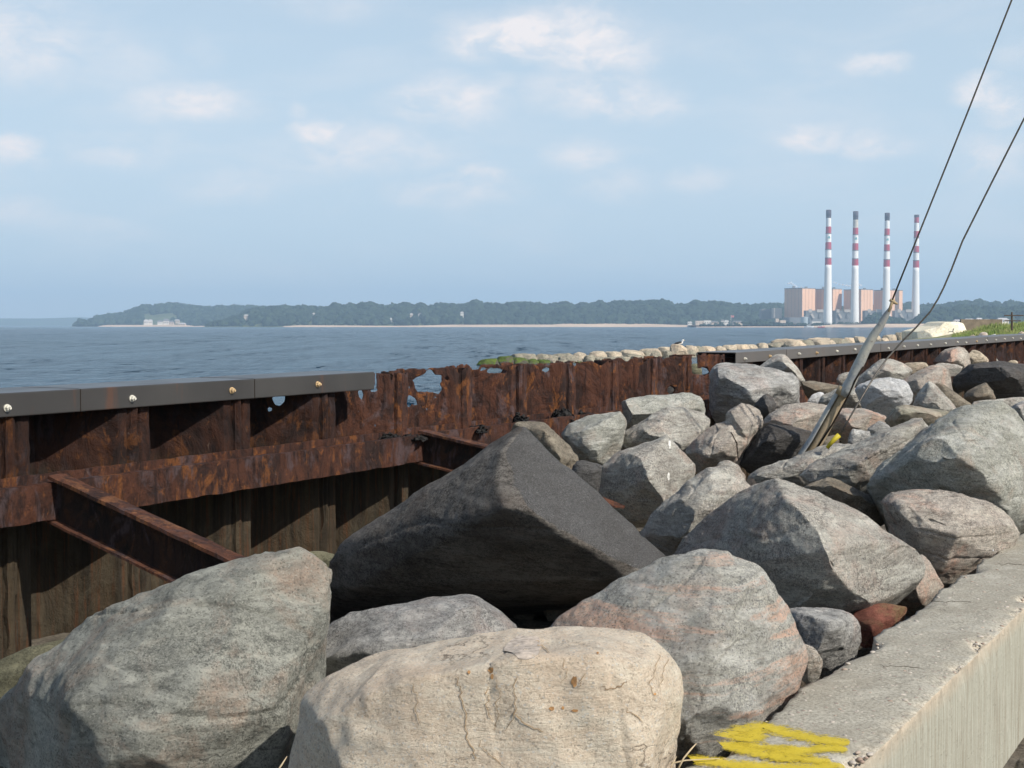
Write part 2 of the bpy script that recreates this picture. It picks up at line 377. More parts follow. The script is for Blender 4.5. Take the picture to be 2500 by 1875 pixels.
rock('large greenish grey boulder filling the lower left corner, peaked at its right end', '4', 4.25,
     [(-60,1290,-.35),(60,1225,-.1),(250,1040),(430,900),(540,770),(620,690),(720,650),(840,605),(930,545),(1020,500),(1200,450),(1290,435),(1370,462),(1560,425),(1700,362),(1815,322),(1880,352),(1980,405),(2004,470),(1955,620),(1925,760),(1880,870),(1840,1010),(1790,1180),(1760,1350),(1740,1560),(1720,1800),(900,1900),(-60,1900,-.35)],
     [(1840,480,.12),(1800,800,.22),(1690,1000,.30),(1640,1300,.38),(1620,1800,.42),(1300,560,.12),(1000,700,.25),(640,900,.25),(410,1270,.42),(490,1500,.52),(545,1600,.55),(500,1800,.6),(1200,1200,.46)],
     'bigleft', back=.5, amp=.9, soft=1, ch=7, keep=True)
BEIGE = rock('pale beige boulder with brown veins and rust spots, nearest in the middle', 'A', 3.55,
     [(612,1700),(625,1600),(650,1508),(720,1452),(800,1415),(950,1380),(1050,1370),(1120,1362),(1300,1355),(1390,1368),(1440,1400),(1470,1450),(1482,1500),(1474,1560),(1462,1640),(1450,1760),(1400,1800),(650,1800)],
     [(690,1560,.20),(800,1490,.26),(930,1455,.30),(1110,1425,.32),(1290,1410,.32),(1390,1440,.28),(1425,1540,.28),(1400,1700,.34),(740,1680,.30),(1200,1780,.38),(800,1790,.36)],
     'beige', back=.5, amp=.7, axis=(.9,.1,.25), soft=3, ch=3, keep=True)
rock('grey boulder with a small peak, between the pale beige boulder and the dark one', 'A', 4.7,
     [(640,1520),(652,1430),(690,1370),(740,1335),(800,1310),(900,1296),(985,1300),(1030,1280),(1070,1308),(1118,1350),(1128,1385),(1100,1440),(900,1560),(680,1600)],
     [(1022,1300,.12),(1000,1370,.30),(860,1330,.15),(800,1400,.30),(700,1470,.3),(1090,1375,.2)], 'grey', amp=.7)
rock('large grey boulder with pink bands, right of the pale beige boulder', 'A', 4.35,
     [(1150,1400),(1190,1350),(1240,1315),(1330,1268),(1400,1225),(1440,1198),(1500,1185),(1570,1188),(1640,1222),(1678,1262),(1695,1320),(1728,1380),(1738,1430),(1730,1480),(1680,1530),(1630,1575),(1560,1625),(1480,1670),(1440,1740),(1200,1740)],
     [(1500,1230,.15),(1600,1260,.2),(1660,1340,.25),(1640,1490,.32),(1300,1360,.2),(1420,1400,.32),(1500,1560,.42),(1350,1560,.35),(1550,1350,.32)],
     'band', back=.55, amp=.9, axis=(-.35,.1,.9), soft=1, ch=7, keep=True)
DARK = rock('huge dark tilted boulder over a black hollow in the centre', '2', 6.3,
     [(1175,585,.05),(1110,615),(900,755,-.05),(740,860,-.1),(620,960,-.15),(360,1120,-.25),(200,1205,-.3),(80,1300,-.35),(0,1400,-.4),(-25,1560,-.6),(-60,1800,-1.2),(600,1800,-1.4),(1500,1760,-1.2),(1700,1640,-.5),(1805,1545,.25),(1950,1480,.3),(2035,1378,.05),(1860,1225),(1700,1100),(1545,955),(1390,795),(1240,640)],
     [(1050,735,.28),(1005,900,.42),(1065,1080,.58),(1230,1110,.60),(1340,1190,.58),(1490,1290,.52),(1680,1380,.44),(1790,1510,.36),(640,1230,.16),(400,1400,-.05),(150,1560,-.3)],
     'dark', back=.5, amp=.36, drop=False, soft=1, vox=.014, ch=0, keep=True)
rock('brown-grey boulder looking out behind the peak of the huge dark boulder', '2', 9.0,
     [(1080,640),(1115,565),(1180,556),(1300,562),(1350,620),(1400,690),(1470,735),(1512,790),(1460,870),(1350,960),(1200,900)],
     [(1300,620,.2),(1400,780,.25),(1180,600,.15)], 'brown')
rock('small dark boulder low between the huge dark boulder and the one with droppings', '2', 8.4,
     [(1430,900),(1490,790),(1560,795),(1650,820),(1640,930),(1600,1000),(1500,960)], (), 'dark')
rock('pale flat topped boulder with a shadowed front, touching the end of the rusty beam', '2', 11.2,
     [(1400,640),(1450,575),(1560,530),(1760,500),(1800,570),(1790,640),(1740,720),(1690,770),(1640,812),(1600,815),(1530,765),(1420,690)],
     [(1430,650,.3),(1560,610,.35),(1660,570,.3),(1760,600,.22),(1590,780,.4)], 'green', amp=.6)
rock('long squared grey slab beside the rusty wall, left of the big rounded boulder', 'H', 13,
     [(1155,625),(1250,595),(1370,588),(1450,582),(1560,568),(1700,566),(1785,605),(1812,690),(1800,770),(1500,860),(1300,862),(1180,868),(1165,740)],
     [(1195,625,.3),(1245,755,.4),(1340,690,.42),(1580,680,.38),(1760,660,.25)], 'green', amp=.6)
rock('broad light grey boulder directly below the long squared slab', 'A', 11.4,
     [(1325,970),(1345,935),(1385,905),(1440,880),(1490,882),(1525,890),(1540,910),(1530,940),(1480,975),(1400,1000),(1340,1000)],
     [(1440,895,.2),(1380,940,.35),(1500,930,.3),(1440,970,.4)], 'greywarm')
DROP = rock('grey boulder with a bright flat face and white droppings, right of the huge dark boulder', 'A', 9.2,
     [(1280,1075),(1295,1010),(1335,975),(1400,955),(1445,938),(1480,972),(1507,1003),(1502,1040),(1470,1080),(1425,1112),(1400,1112),(1370,1095),(1330,1085)],
     [(1375,985,.34),(1392,990,.42),(1402,1040,.5),(1415,1098,.5),(1320,1040,.12)], 'greywarm', amp=.6)
KNOB = rock('pinkish boulder with a rounded knob and a crack, below the big rounded boulder', 'A', 11,
     [(1478,975),(1500,950),(1545,915),(1590,905),(1640,925),(1630,955),(1600,1000),(1560,1005),(1510,1006),(1490,990)],
     [(1560,935,.3),(1530,980,.35),(1590,975,.3)], 'pink', hulls=[([(1565,950),(1570,885),(1595,868),(1625,872),(1648,892),(1650,925),(1625,965),(1590,970)], [(1600,890,.2),(1610,930,.25)], .3)])
rock('big rounded grey boulder with a hollowed side, at the end of the far steel cap', 'J', 14.6,
     [(185,780),(205,660),(280,605),(430,588),(560,610),(740,620),(850,645),(960,690),(1200,690),(1350,720),(1395,830),(1415,950),(1430,1110),(1300,1200),(1000,1300),(700,1400),(300,1400),(160,1290),(140,1130),(190,930)],
     [(330,700,.5),(520,680,.5),(700,900,.62),(760,1120,.6),(1100,900,.5),(1340,900,.35),(300,850,.35),(250,1150,.25)], 'grey', amp=.9)
rock('pale pointed boulder leaning up against the far steel cap, behind the big rounded boulder', 'J', 16.2,
     [(840,640),(960,570),(1050,480),(1110,465),(1190,470),(1270,550),(1370,650),(1420,760),(1475,830),(1400,900),(1000,800),(850,720)],
     [(1180,500,.3),(1210,640,.45),(1350,780,.4),(980,640,.3)], 'greywarm', amp=.6)
rock('small dark brown boulder tucked in front of the big rounded boulder', 'J', 13.2,
     [(770,1150),(860,1060),(930,995),(1000,1020),(1100,1150),(1080,1200),(920,1320),(830,1240)],
     [(930,1030,.15),(960,1180,.25)], 'dark')
rock('broad flat pink-tinged slab left of the leaning pole, above the black boulder', '3', 12.8,
     [(625,830),(680,765),(780,705),(900,690),(1010,705),(1060,720),(1040,800),(990,860),(900,880),(700,835)],
     [(700,800,.3),(860,760,.3),(980,800,.3),(850,850,.4)], 'pink', amp=.6)
rock('flat pink granite slab lying just right of the leaning pole', '3', 12.9,
     [(1060,740),(1120,725),(1250,730),(1330,750),(1400,770),(1390,810),(1330,850),(1200,880),(1100,900),(1040,860)],
     [(1150,780,.3),(1300,780,.3),(1200,850,.35)], 'pink', amp=.6)
rock('jagged black boulder in the hollow left of the foot of the leaning pole', '3', 10.9,
     [(500,1070),(540,990),(600,930),(640,850),(690,822),(800,828),(935,870),(950,930),(880,1020),(740,1070),(600,1080)],
     [(700,860,.25),(640,960,.3),(850,900,.25)], 'black', amp=1.2)
rock('long low dark grey boulder at the foot of the leaning pole', '3', 9.7,
     [(530,1190),(560,1145),(610,1105),(700,1080),(790,1055),(900,1010),(1050,950),(1150,942),(1220,955),(1240,990),(1150,1040),(1010,1075),(920,1150),(760,1175),(620,1215)],
     [(620,1140,.2),(850,1080,.3),(1080,1010,.3),(1200,980,.15)], 'greywarm', back=.4)
rock('grey boulder rising to the right from the foot of the leaning pole', '3', 9.0,
     [(850,1130),(920,1080),(1050,1050),(1200,990),(1330,900),(1480,805),(1600,768),(1665,835),(1560,930),(1400,1050),(1260,1230),(1100,1240),(900,1200)],
     [(930,1130,.2),(1220,1060,.35),(1450,900,.3),(1600,810,.15),(1150,1160,.3)], 'greywarm')
rock('low rounded brown boulder behind the big boulder with the bright right face', '3', 8.2,
     [(870,1195),(960,1160),(1030,1135),(1110,1155),(1250,1240),(1380,1310),(1418,1385),(1400,1420),(1200,1400),(1000,1330)],
     [(1050,1200,.2),(1250,1290,.3)], 'brown')
rock('largest grey boulder at the right edge, with bright crest and shadowed left face', '3', 8.0,
     [(1245,1210),(1280,1150),(1340,1075),(1500,955),(1600,870),(1700,795),(1780,750),(1850,715),(1960,685),(2080,690),(2160,745),(2215,830),(2290,930),(2380,1150),(2400,1350),(2250,1500),(2050,1450),(1700,1330),(1420,1310),(1300,1290)],
     [(1700,940,.62),(1740,960,.66),(1960,1110,.66),(2010,1240,.55),(2110,1330,.5),(1480,1090,.25),(1400,1180,.12),(1700,1215,.12),(1900,800,.3),(2180,950,.3),(1580,960,.4)],
     'green', amp=.8, soft=2, axis=(.5,.2,.8), ch=7, keep=True)
rock('rounded pinkish-brown boulder resting on the left edge of the concrete wall', '6', 7.0,
     [(1348,60),(1420,10),(1540,-20),(1700,-15),(1850,10),(1960,60),(2060,80),(2150,155),(2195,240),(2170,300),(2090,325),(2030,370),(1990,400),(1910,470),(1830,515),(1745,560),(1690,500),(1650,430),(1560,330),(1480,230),(1400,170),(1360,110)],
     [(1480,100,.25),(1620,160,.38),(1760,200,.42),(1950,220,.35),(1850,380,.35),(1730,440,.3),(2080,220,.22)], 'pink', amp=.9, soft=2, ch=10, keep=True)
rock('big boulder with a bright right face and a dark speckled left face', 'A', 6.2,
     [(1440,1215,-.25),(1475,1160,-.25),(1520,1115,-.2),(1575,1085,-.15),(1625,1045,-.05),(1680,1027,.1),(1710,1035,.1),(1760,1070,.1),(1850,1098,.1),(1925,1150,.1),(1985,1190,.1),(2003,1225,.1),(1985,1265,.1),(1930,1300),(1860,1318),(1760,1330,.1),(1700,1330,.1),(1560,1300),(1450,1260,-.1)],
     [(1695,1080,.34),(1740,1130,.5),(1835,1238,.64),(1560,1170,.10),(1640,1260,.34),(1730,1300,.46),(1890,1296,.42),(1975,1225,.3)],
     'greywarm', amp=.6, soft=1, ch=7, keep=True)
rock('pinkish grey boulder half hidden by the wall edge, above the rust red slab', '6', 6.6,
     [(1400,700),(1440,600),(1500,470),(1560,380),(1620,370),(1650,440),(1700,500),(1738,575),(1700,620),(1600,690),(1500,720)],
     [(1600,450,.15),(1560,600,.2)], 'pink')
rock('dark speckled boulder with a pink top edge, between the wall and the banded boulder', '6', 5.5,
     [(740,760),(790,700),(900,695),(1100,700),(1180,730),(1222,800),(1242,870),(1180,960),(1100,1020),(1000,1090),(860,1130),(780,1000)],
     [(900,760,.2),(1100,780,.25),(1150,880,.2),(950,950,.25)], 'grey')
rock('small olive-grey stone squeezed against the wall under the dark speckled boulder', '6', 4.9,
     [(850,960),(890,905),(950,925),(1005,1000),(1010,1060),(960,1110),(870,1140)], (), 'green', amp=.7)
rock('grey boulder with a sloping shoulder, left of the boulder with the bright right face', 'A', 7.4,
     [(1375,1160),(1410,1110),(1460,1060),(1505,1025),(1540,1008),(1580,1012),(1625,1055),(1600,1110),(1520,1160),(1440,1205),(1390,1190)],
     [(1470,1080,.2),(1540,1050,.25),(1480,1140,.35),(1580,1080,.25)], 'greywarm')
rock('small pale rounded stone between the bright-faced boulder and the black one', '3', 8.9,
     [(330,1110),(380,1050),(440,1038),(500,1070),(545,1140),(540,1200),(440,1230),(360,1180)], (), 'greywarm', amp=.6)
rock('chalky white boulder below the steel cap, right of the leaning pole', '3', 13.6,
     [(1195,620),(1215,590),(1290,562),(1410,545),(1500,560),(1550,640),(1540,700),(1430,755),(1310,715),(1270,660)],
     [(1290,590,.22),(1480,590,.22),(1330,680,.2),(1500,660,.2)], 'white', amp=.8)
rock('grey boulder with a lit curved top, behind the chalky white boulder', '3', 16.8,
     [(1195,600),(1215,540),(1290,480),(1360,428),(1420,428),(1490,455),(1555,500),(1520,550),(1400,580),(1250,600)],
     [(1300,520,.3),(1400,500,.4),(1500,510,.3),(1350,560,.35)], 'greywarm', amp=.7)
rock('wide tan-grey boulder right of the chalky white boulder', '3', 15,
     [(1450,590),(1500,550),(1580,500),(1660,470),(1745,475),(1772,530),(1785,610),(1800,650),(1680,690),(1550,660)],
     [(1560,560,.3),(1700,520,.35),(1730,600,.3),(1600,640,.4)], 'pink', amp=.6)
rock('flat sunlit slab lying on the pile just under the steel cap', '3', 19,
     [(1475,475),(1490,455),(1560,452),(1640,452),(1650,485),(1560,505),(1490,500)], (), 'tan', amp=.6)
rock('brown boulder rising in front of the steel cap toward the right side', '3', 24,
     [(1660,455),(1700,400),(1750,370),(1810,352),(1860,370),(1895,420),(1900,465),(1850,495),(1740,480)],
     [(1800,380,.4),(1760,450,.5),(1860,440,.4)], 'pink', amp=.7)
rock('pale boulder touching the right flank of the brown boulder below the steel cap', '3', 24.4,
     [(1870,410),(1905,372),(1950,388),(2010,440),(1995,462),(1880,470)], (), 'tan', amp=.6)
rock('low grey slab lying in front of the brown boulder below the cap', '3', 21,
     [(1660,480),(1690,452),(1780,460),(1868,475),(1830,500),(1740,515)], (), 'greywarm', amp=.6)
rock('big black boulder in deep shade near the right edge', 'K', 18.5,
     [(1240,850),(1290,760),(1400,660),(1500,590),(1650,580),(1760,570),(1860,560),(1900,590),(2100,590),(2300,620),(2500,760),(2450,1050),(2200,1120),(2000,1120),(1850,1080),(1500,980),(1300,940)],
     [(1500,760,.3),(1900,660,.75),(1960,760,.8),(2200,760,.7),(1850,1000,.1),(1600,650,.5)], 'black', amp=.6, drop=False)
rock('small pointed dark grey boulder sitting in front of the big black boulder', 'K', 15.6,
     [(1380,1040),(1450,960),(1560,900),(1700,840),(1740,900),(1800,960),(1845,1090),(1700,1120),(1500,1120)],
     [(1700,900,.25),(1600,1020,.3),(1780,1040,.2)], 'brown', amp=.6)
rock('sharp pointed grey boulder in the middle of the right side pile', 'K', 12.4,
     [(700,1170),(740,1050),(800,960),(880,860),(930,825),(1000,870),(1120,1010),(1240,1110),(1335,1230),(1200,1330),(900,1300)],
     [(930,880,.12),(1040,1000,.28),(850,1100,.3),(1180,1200,.3),(950,1220,.35)], 'greywarm', amp=.7)
rock('brown wedge-shaped boulder leaning behind the sharp pointed grey boulder', 'K', 13.6,
     [(985,860),(1080,850),(1200,920),(1350,1030),(1520,1150),(1400,1250),(1200,1150),(1080,1000)], (), 'brown', amp=.6)
rock('flat-sided slate grey boulder with a rusty pink lower corner, below the sharp pointed boulder', 'K', 11.8,
     [(325,1370),(400,1300),(480,1160),(600,1145),(800,1165),(1000,1200),(1150,1290),(1300,1250),(1200,1380),(1000,1450),(600,1450),(430,1480)],
     [(500,1200,.25),(520,1350,.3),(900,1300,.3)], 'seagrey', amp=.5)
rock('pale low boulder behind the crest of the largest right-hand boulder', 'K', 13.9,
     [(1450,1150),(1560,1110),(1750,1085),(1990,1105),(2120,1090),(2240,1020),(2400,1100),(2300,1250),(1900,1280),(1500,1230)], (), 'greywarm', amp=.6)
rock('dark boulder with a lit top at the right edge behind the largest right-hand boulder', 'K', 11,
     [(1990,1230),(2040,1180),(2110,1130),(2230,1080),(2400,1150),(2380,1400),(2200,1450),(2080,1330)], [(2120,1170,.25),(2200,1300,.2)], 'grey')
rock('small jagged dark stone right of the foot of the guy wire', 'K', 11.2,
     [(80,1480),(200,1400),(250,1360),(330,1390),(430,1460),(440,1520),(330,1620),(150,1600)], (), 'grey', amp=1.3)
rock('small triangular dark stone just right of the yellow wire guard', '3', 10.4,
     [(1150,945),(1175,850),(1230,870),(1290,860),(1300,930),(1240,960)], (), 'grey', amp=1.2)
rock('brownish-grey boulder behind the leaning pole at its joint', '3', 14.2,
     [(965,705),(1000,655),(1080,615),(1150,600),(1240,610),(1300,650),(1312,700),(1200,722),(1060,722)],
     [(1080,660,.25),(1230,650,.25)], 'greywarm')
rock('small pale stone left of the joint of the leaning pole', '3', 14.6,
     [(905,690),(940,650),(990,625),(1020,640),(1010,680),(960,700)], (), 'white', amp=.9, )
rock('smooth brown mud-coated slab right of the big rounded boulder', 'J', 16,
     [(1395,830),(1460,815),(1560,825),(1800,870),(1950,890),(1900,950),(1700,1000),(1560,985),(1430,920)],
     [(1440,850,.2),(1800,900,.2),(1600,960,.25)], 'brown', amp=.3)
rock('small light boulder behind the upper part of the leaning pole', 'J', 17,
     [(1880,810),(1920,740),(1990,710),(2080,705),(2150,760),(2100,860),(1950,860)], (), 'greywarm', amp=.6)
rock('small flat grey stone against the rusty wall, above the big black boulder', 'K', 29,
     [(1720,500),(1780,488),(1850,530),(1890,565),(1780,580)], (), 'greywarm', amp=.5)
rock('small round grey stone against the rusty wall at the far right', 'K', 31,
     [(1960,540),(1990,500),(2040,475),(2070,520),(2060,560),(1980,570)], (), 'brown', amp=.5)
rock('small pale stone low against the rusty wall at the far right', 'K', 30,
     [(1960,580),(2040,540),(2120,550),(2160,590),(2060,610)], (), 'tan', amp=.5)
rock('olive green boulder at the left edge, at the foot of the steel wall', '4', 5.4,
     [(-160,1100),(-40,1020),(130,950),(300,890),(420,862),(540,850),(600,1000),(400,1300),(-100,1450)], (), 'olive', amp=.6)
rock('thin greenish stone low between the peak of the corner boulder and the huge dark boulder', '4', 7.6,
     [(1780,400),(1860,358),(1940,358),(2010,375),(2030,440),(1850,470)], (), 'olive', amp=.5, back=.5)
rock('thin curved pale stone edge beside the dark hollow right of the huge dark boulder', '2', 7.6,
     [(1640,1080),(1700,1110),(1790,1160),(1860,1225),(1830,1300),(1700,1250)], (), 'grey', amp=.3)
rock('slab with a rust-red and olive surface showing between the boulders and the wall', '6', 5.9,
     [(1165,750),(1200,715),(1250,700),(1290,680),(1370,665),(1400,685),(1530,690),(1500,760),(1400,830),(1300,880),(1220,900)],
     [(1300,740,.08),(1450,730,.08),(1300,840,.1)], granite('rust_stained_stone', (.30,.12,.085), (.15,.055,.04), tint=(.20,.19,.09), tint_amt=.85, cracks=0), amp=.3)
rock('small brown stone between the foot of the leaning pole and the yellow guard', '3', 11,
     [(985,970),(1020,900),(1090,885),(1110,930),(1050,975)], (), 'brown', amp=.6)
rock('small dark stone at the left tip of the long low boulder', '3', 9.4,
     [(525,1200),(545,1150),(590,1145),(615,1190),(570,1220)], (), 'black', amp=.6)
rock('small brown stone on the land side of the wall, in the bottom right corner', '6', 4.35,
     [(2150,1640),(2180,1600),(2240,1590),(2330,1640),(2330,1750),(2160,1750)], (), 'brown', amp=.7, back=.1, group='stones')
rock('tiny white pebble on the wall next to the rounded pinkish boulder', '6', 6.75,
     [(2015,350),(2028,338),(2038,352),(2030,366),(2018,364)], (), 'white', amp=.3, name='pebble', cat='pebble', back=.03, drop=False, group='loose pebbles')

rock('added dark block seen only through the small arched hole low in the rusty wall', 'H', 18.5,
     [(1480,600),(1470,530),(1500,485),(1560,470),(1610,500),(1620,600)], (), 'black', amp=.4, vox=.04)  # black block added behind the hole so its recess looks dark
rock('grey-green rock glimpsed through the ragged hole near the open end of the far cap', 'H', 24,
     [(1660,440),(1670,370),(1700,330),(1760,330),(1790,380),(1790,450)], (), 'olive', amp=.4, vox=.05)

# the fresh grey fracture face of the dark boulder; the rest is old brown-black crust, whose dark also paints the underside's shade
DARK.data.materials.clear(); DARK.data.materials.append(M['skin_shade'])
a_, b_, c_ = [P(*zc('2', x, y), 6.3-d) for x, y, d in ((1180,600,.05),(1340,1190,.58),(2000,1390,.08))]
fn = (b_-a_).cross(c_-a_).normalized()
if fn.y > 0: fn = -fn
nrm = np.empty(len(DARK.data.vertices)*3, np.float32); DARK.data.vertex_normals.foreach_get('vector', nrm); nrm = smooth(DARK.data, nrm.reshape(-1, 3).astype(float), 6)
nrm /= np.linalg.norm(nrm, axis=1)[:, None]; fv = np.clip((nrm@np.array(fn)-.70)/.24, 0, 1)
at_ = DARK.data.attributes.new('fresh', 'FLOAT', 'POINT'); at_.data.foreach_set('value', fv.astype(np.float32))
def strokes_on(o, z, lines, mat, name, label=None, lift=.0025, wob=.0):
    # thin veins and stains following the surface of a boulder
    from mathutils.bvhtree import BVHTree
    loc = Vector(o.location); bv = BVHTree.FromPolygons([v.co+loc for v in o.data.vertices], [list(p.vertices) for p in o.data.polygons])
    V = []; Fc = []
    for li, (pts, wd) in enumerate(lines):
        fl = []
        for i in range(len(pts)-1):
            for t in np.linspace(0, 1, 10, endpoint=False): fl.append(tuple(pts[i][k]*(1-t)+pts[i+1][k]*t for k in (0, 1)))
        fl.append(pts[-1][:2]); prev = False
        for i, (x, y) in enumerate(fl):
            x += wob*noise.noise(Vector((i*.25, li, 0)))*18; y += wob*noise.noise(Vector((i*.25, li, 9)))*12
            px, py = zc(z, x, y); d = ray(px, py).normalized(); h = bv.ray_cast(CAM, d)
            if h[0] is None: prev = False; continue
            nxt = fl[min(i+1, len(fl)-1)]; pv = fl[max(i-1, 0)]; tx, ty = nxt[0]-pv[0], nxt[1]-pv[1]; L = math.hypot(tx, ty) or 1
            w_ = wd*(.55+.6*abs(noise.noise(Vector((i*.3, li, 4)))))*min(1, .3+i/5, .3+(len(fl)-1-i)/5)
            row = []
            for sg in (-1, 1):
                qx, qy = zc(z, x-ty/L*sg*w_/2, y+tx/L*sg*w_/2); hh = bv.ray_cast(CAM, ray(qx, qy).normalized())
                if hh[0] is None or (hh[0]-h[0]).length > .05: row = []; break
                row.append(hh[0]+hh[1]*lift)
            if not row: prev = False; continue
            n = len(V); V += row
            if prev: Fc.append((n-2, n-1, n+1, n))
            prev = True
    if not Fc: return
    r = link(name, mesh([v-loc for v in V], Fc, True), mat, o); r.matrix_parent_inverse = Matrix.Identity(4); r.location = (0, 0, 0)
    if label: r['label'] = label
def spots_on(o, z, spots, mat, name, label=None, lift=.002):
    from mathutils.bvhtree import BVHTree
    loc = Vector(o.location); bv = BVHTree.FromPolygons([v.co+loc for v in o.data.vertices], [list(p.vertices) for p in o.data.polygons])
    V = []; Fc = []
    for si, (x, y, rx, ry) in enumerate(spots):
        def hit(a, b):
            h = bv.ray_cast(CAM, ray(*zc(z, a, b)).normalized()); return None if h[0] is None else h[0]+h[1]*lift
        c = hit(x, y)
        if c is None: continue
        n = len(V); V.append(c); ok = True; K = 20; R3 = (.35, .7, 1.)
        for r_ in R3:
            for k in range(K):
                a = 2*pi*k/K; q = r_*(1+.35*noise.noise(Vector((cos(a)*1.5, sin(a)*1.5, si*3.3))) + .25*noise.noise(Vector((cos(a)*5, sin(a)*5, si*3.3))))
                h = hit(x+cos(a)*rx*q, y+sin(a)*ry*q); V.append(h if h is not None else c)
        for k in range(K): Fc.append((n, n+1+k, n+1+(k+1)%K))
        for ri in range(2):
            for k in range(K): a = n+1+ri*K+k; b = n+1+ri*K+(k+1)%K; Fc.append((a, a+K, b+K, b))
    r = link(name, mesh([v-loc for v in V], Fc, True), mat, o); r.matrix_parent_inverse = Matrix.Identity(4); r.location = (0, 0, 0)
    if label: r['label'] = label
for ln_ in [([(770,1110),(800,1180),(800,1240),(832,1330),(828,1400),(835,1480),(880,1560),(885,1620)], 9), ([(950,1170),(962,1230),(950,1290),(985,1380)], 6),
    ([(1000,1130),(1040,1200),(1010,1280),(1030,1340),(990,1440)], 5), ([(1130,1100),(1120,1200),(1130,1290),(1115,1360),(1060,1440)], 6), ([(1120,1300),(1135,1345),(1180,1390),(1240,1420),(1295,1440)], 10),
    ([(1640,1172),(1700,1186),(1750,1170),(1792,1138)], 9), ([(1775,1300),(1820,1330),(1855,1350),(1890,1385)], 8), ([(1245,900),(1290,935),(1335,975)], 8), ([(905,1490),(930,1540),(985,1590),(1060,1655)], 6),
    ([(1540,1090),(1520,1150),(1500,1180)], 6), ([(500,1150),(540,1220),(530,1320),(560,1400)], 5), ([(1400,1000),(1440,1080),(1400,1160)],4), ([(1990,980),(1960,1080),(1930,1160),(1960,1240)], 4),([(2040,1000),(2010,1090),(1990,1180)],4)]: strokes_on(BEIGE, '5', [ln_], M['vein'], 'vein', wob=1.)
for sp_ in [(982,1072,22,20),(1482,1140,22,36),(1345,1302,20,14),(1412,1298,10,12),(1485,1314,26,10),(990,1110,12,18),(850,1085,12,12),(1620,972,8,8),(1962,1215,10,8)]: spots_on(BEIGE, '5', [(sp_[0], sp_[1], sp_[2]*.85, sp_[3]*.8)], M['rustspot'], 'rust_spot')
spots_on(BEIGE, '5', [(1190,935,115,62)], M['incl'], 'inclusion', 'oval grey inclusion')
for sp_ in ((2052,690,8,32),(2045,892,8,22)): spots_on(DROP, '2', [sp_], M['dropping'], 'bird_dropping')
strokes_on(KNOB, '3', [([(452,872),(470,905),(488,940),(492,990),(498,1045)], 8)], M['slot'], 'crack')
# ------------------------------------------------------------------ steel bulkhead
TH = math.atan(2050/F); U = Vector((sin(TH), cos(TH), 0)); N = Vector((cos(TH), -sin(TH), 0)); Z3 = Vector((0, 0, 1))
DW = 6.29
def W(s, off=0., z=0.):                  # point on the wall line: s along, off toward the land side
    v = U*s - N*(DW-off); return Vector((v.x, v.y, z))
def sOf(px, off=0.):
    t = (px-1250)/F; k = DW-off            # X = t*Y
    return (k*cos(TH)+t*k*sin(TH))/(sin(TH)-t*cos(TH))
def hb(s): return float(np.interp(s, [0, 5.13, 8.52, 15.8, 32.8, 50], [.51, .495, .473, .445, .325, .28]))
PS = .914; S0 = sOf(16)
wall_root = empty('steel_bulkhead', W(8, 0, .75), 'long rusty corrugated steel sheet pile wall beside the sea', 'sea wall')
def prof(u):                              # u in [0,PS): depth behind the front face, bolt line at u=0
    a = (u+.5*PS) % PS - .5*PS
    xs = [-.457,-.44,-.40,-.135,-.125,.125,.15,.20,.24,.457]
    d = [.33,.33,.33,.03,.0,.0,.02,.30,.33,.33]
    v = float(np.interp(a, xs, d))
    if abs(a) < .03: v -= .030*(1-abs(a)/.03)     # interlock bead
    if abs(abs(a)-.045) < .014: v += .035
    return v
def blob(px, py, x0, y0, rx, ry, j=.25, seed=0):
    a = math.atan2((py-y0)/ry, (px-x0)/rx)
    r = math.hypot((px-x0)/rx, (py-y0)/ry)
    n = noise.noise(Vector((cos(a)*1.6+seed, sin(a)*1.6, seed*.7)))*j*1.6 + noise.noise(Vector((cos(a)*5+seed, sin(a)*5, seed)))*j*.9
    return r-(1+n)
def zz(z, *a): 
    x, y = zc(z, a[0], a[1]); k = ZON[z][2]; return (x, y, a[2]/k, a[3]/k)
HOLES = [*[(*zz('2', *q), .4, 40+i) for i, q in enumerate(((382,300,7,22),(430,345,5,9),(640,415,9,6),(700,455,5,9),(720,300,9,16),(560,470,5,5),(318,440,5,14),(235,450,6,5),(880,300,6,5),(1060,262,16,12),(1480,215,12,16),(1690,205,9,10),(1900,200,10,9)))],(*zz('2',608,320,82,58), .35, 1),(*zz('2',560,340,40,45), .3, 2),(*zz('2',499,442,32,34), .4, 3),(*zz('2',599,489,10,10), .2, 4),(*zz('2',196,400,14,36), .35, 5),
         (*zz('2',262,376,42,9), .2, 15),(*zz('2',289,320,10,70), .1, 6),(*zz('2',290,525,6,34), .4, 7),(*zz('2',287,585,8,12), .3, 8),(*zz('2',990,258,46,22), .45, 9),(*zz('2',930,248,26,10), .3, 10),(*zz('2',1310,252,24,14), .4, 11),
         (*zz('1',1670,296,40,46), .12, 12),(*zz('1',1620,367,15,16), .12, 13),(*zz('1',2160,270,12,26), .3, 14),(*zz('2',178,500,7,9),.3,21),(*zz('2',488,358,6,6),.3,22),(*zz('2',352,470,5,20),.3,25),(*zz('1',2150,378,5,7),.3,23),
         (*zz('H',1722,350,30,70), .3, 16),(*zz('H',1790,400,45,34), .35, 20),(*zz('H',1545,545,32,36), .15, 17),(*zz('H',1206,550,5,6), .2, 18),(*zz('H',590,460,5,5),.2,24),
         (*zz('J',345,570,18,30),.3,26)]
def field(v):
    px, py = proj(v); m = 9.
    for (x, y, rx, ry, j, sd) in HOLES:
        if abs(px-x) < rx*2.2 and abs(py-y) < ry*2.2:
            m = min(m, blob(px, py, x, y, rx, ry, j, sd))
    return m
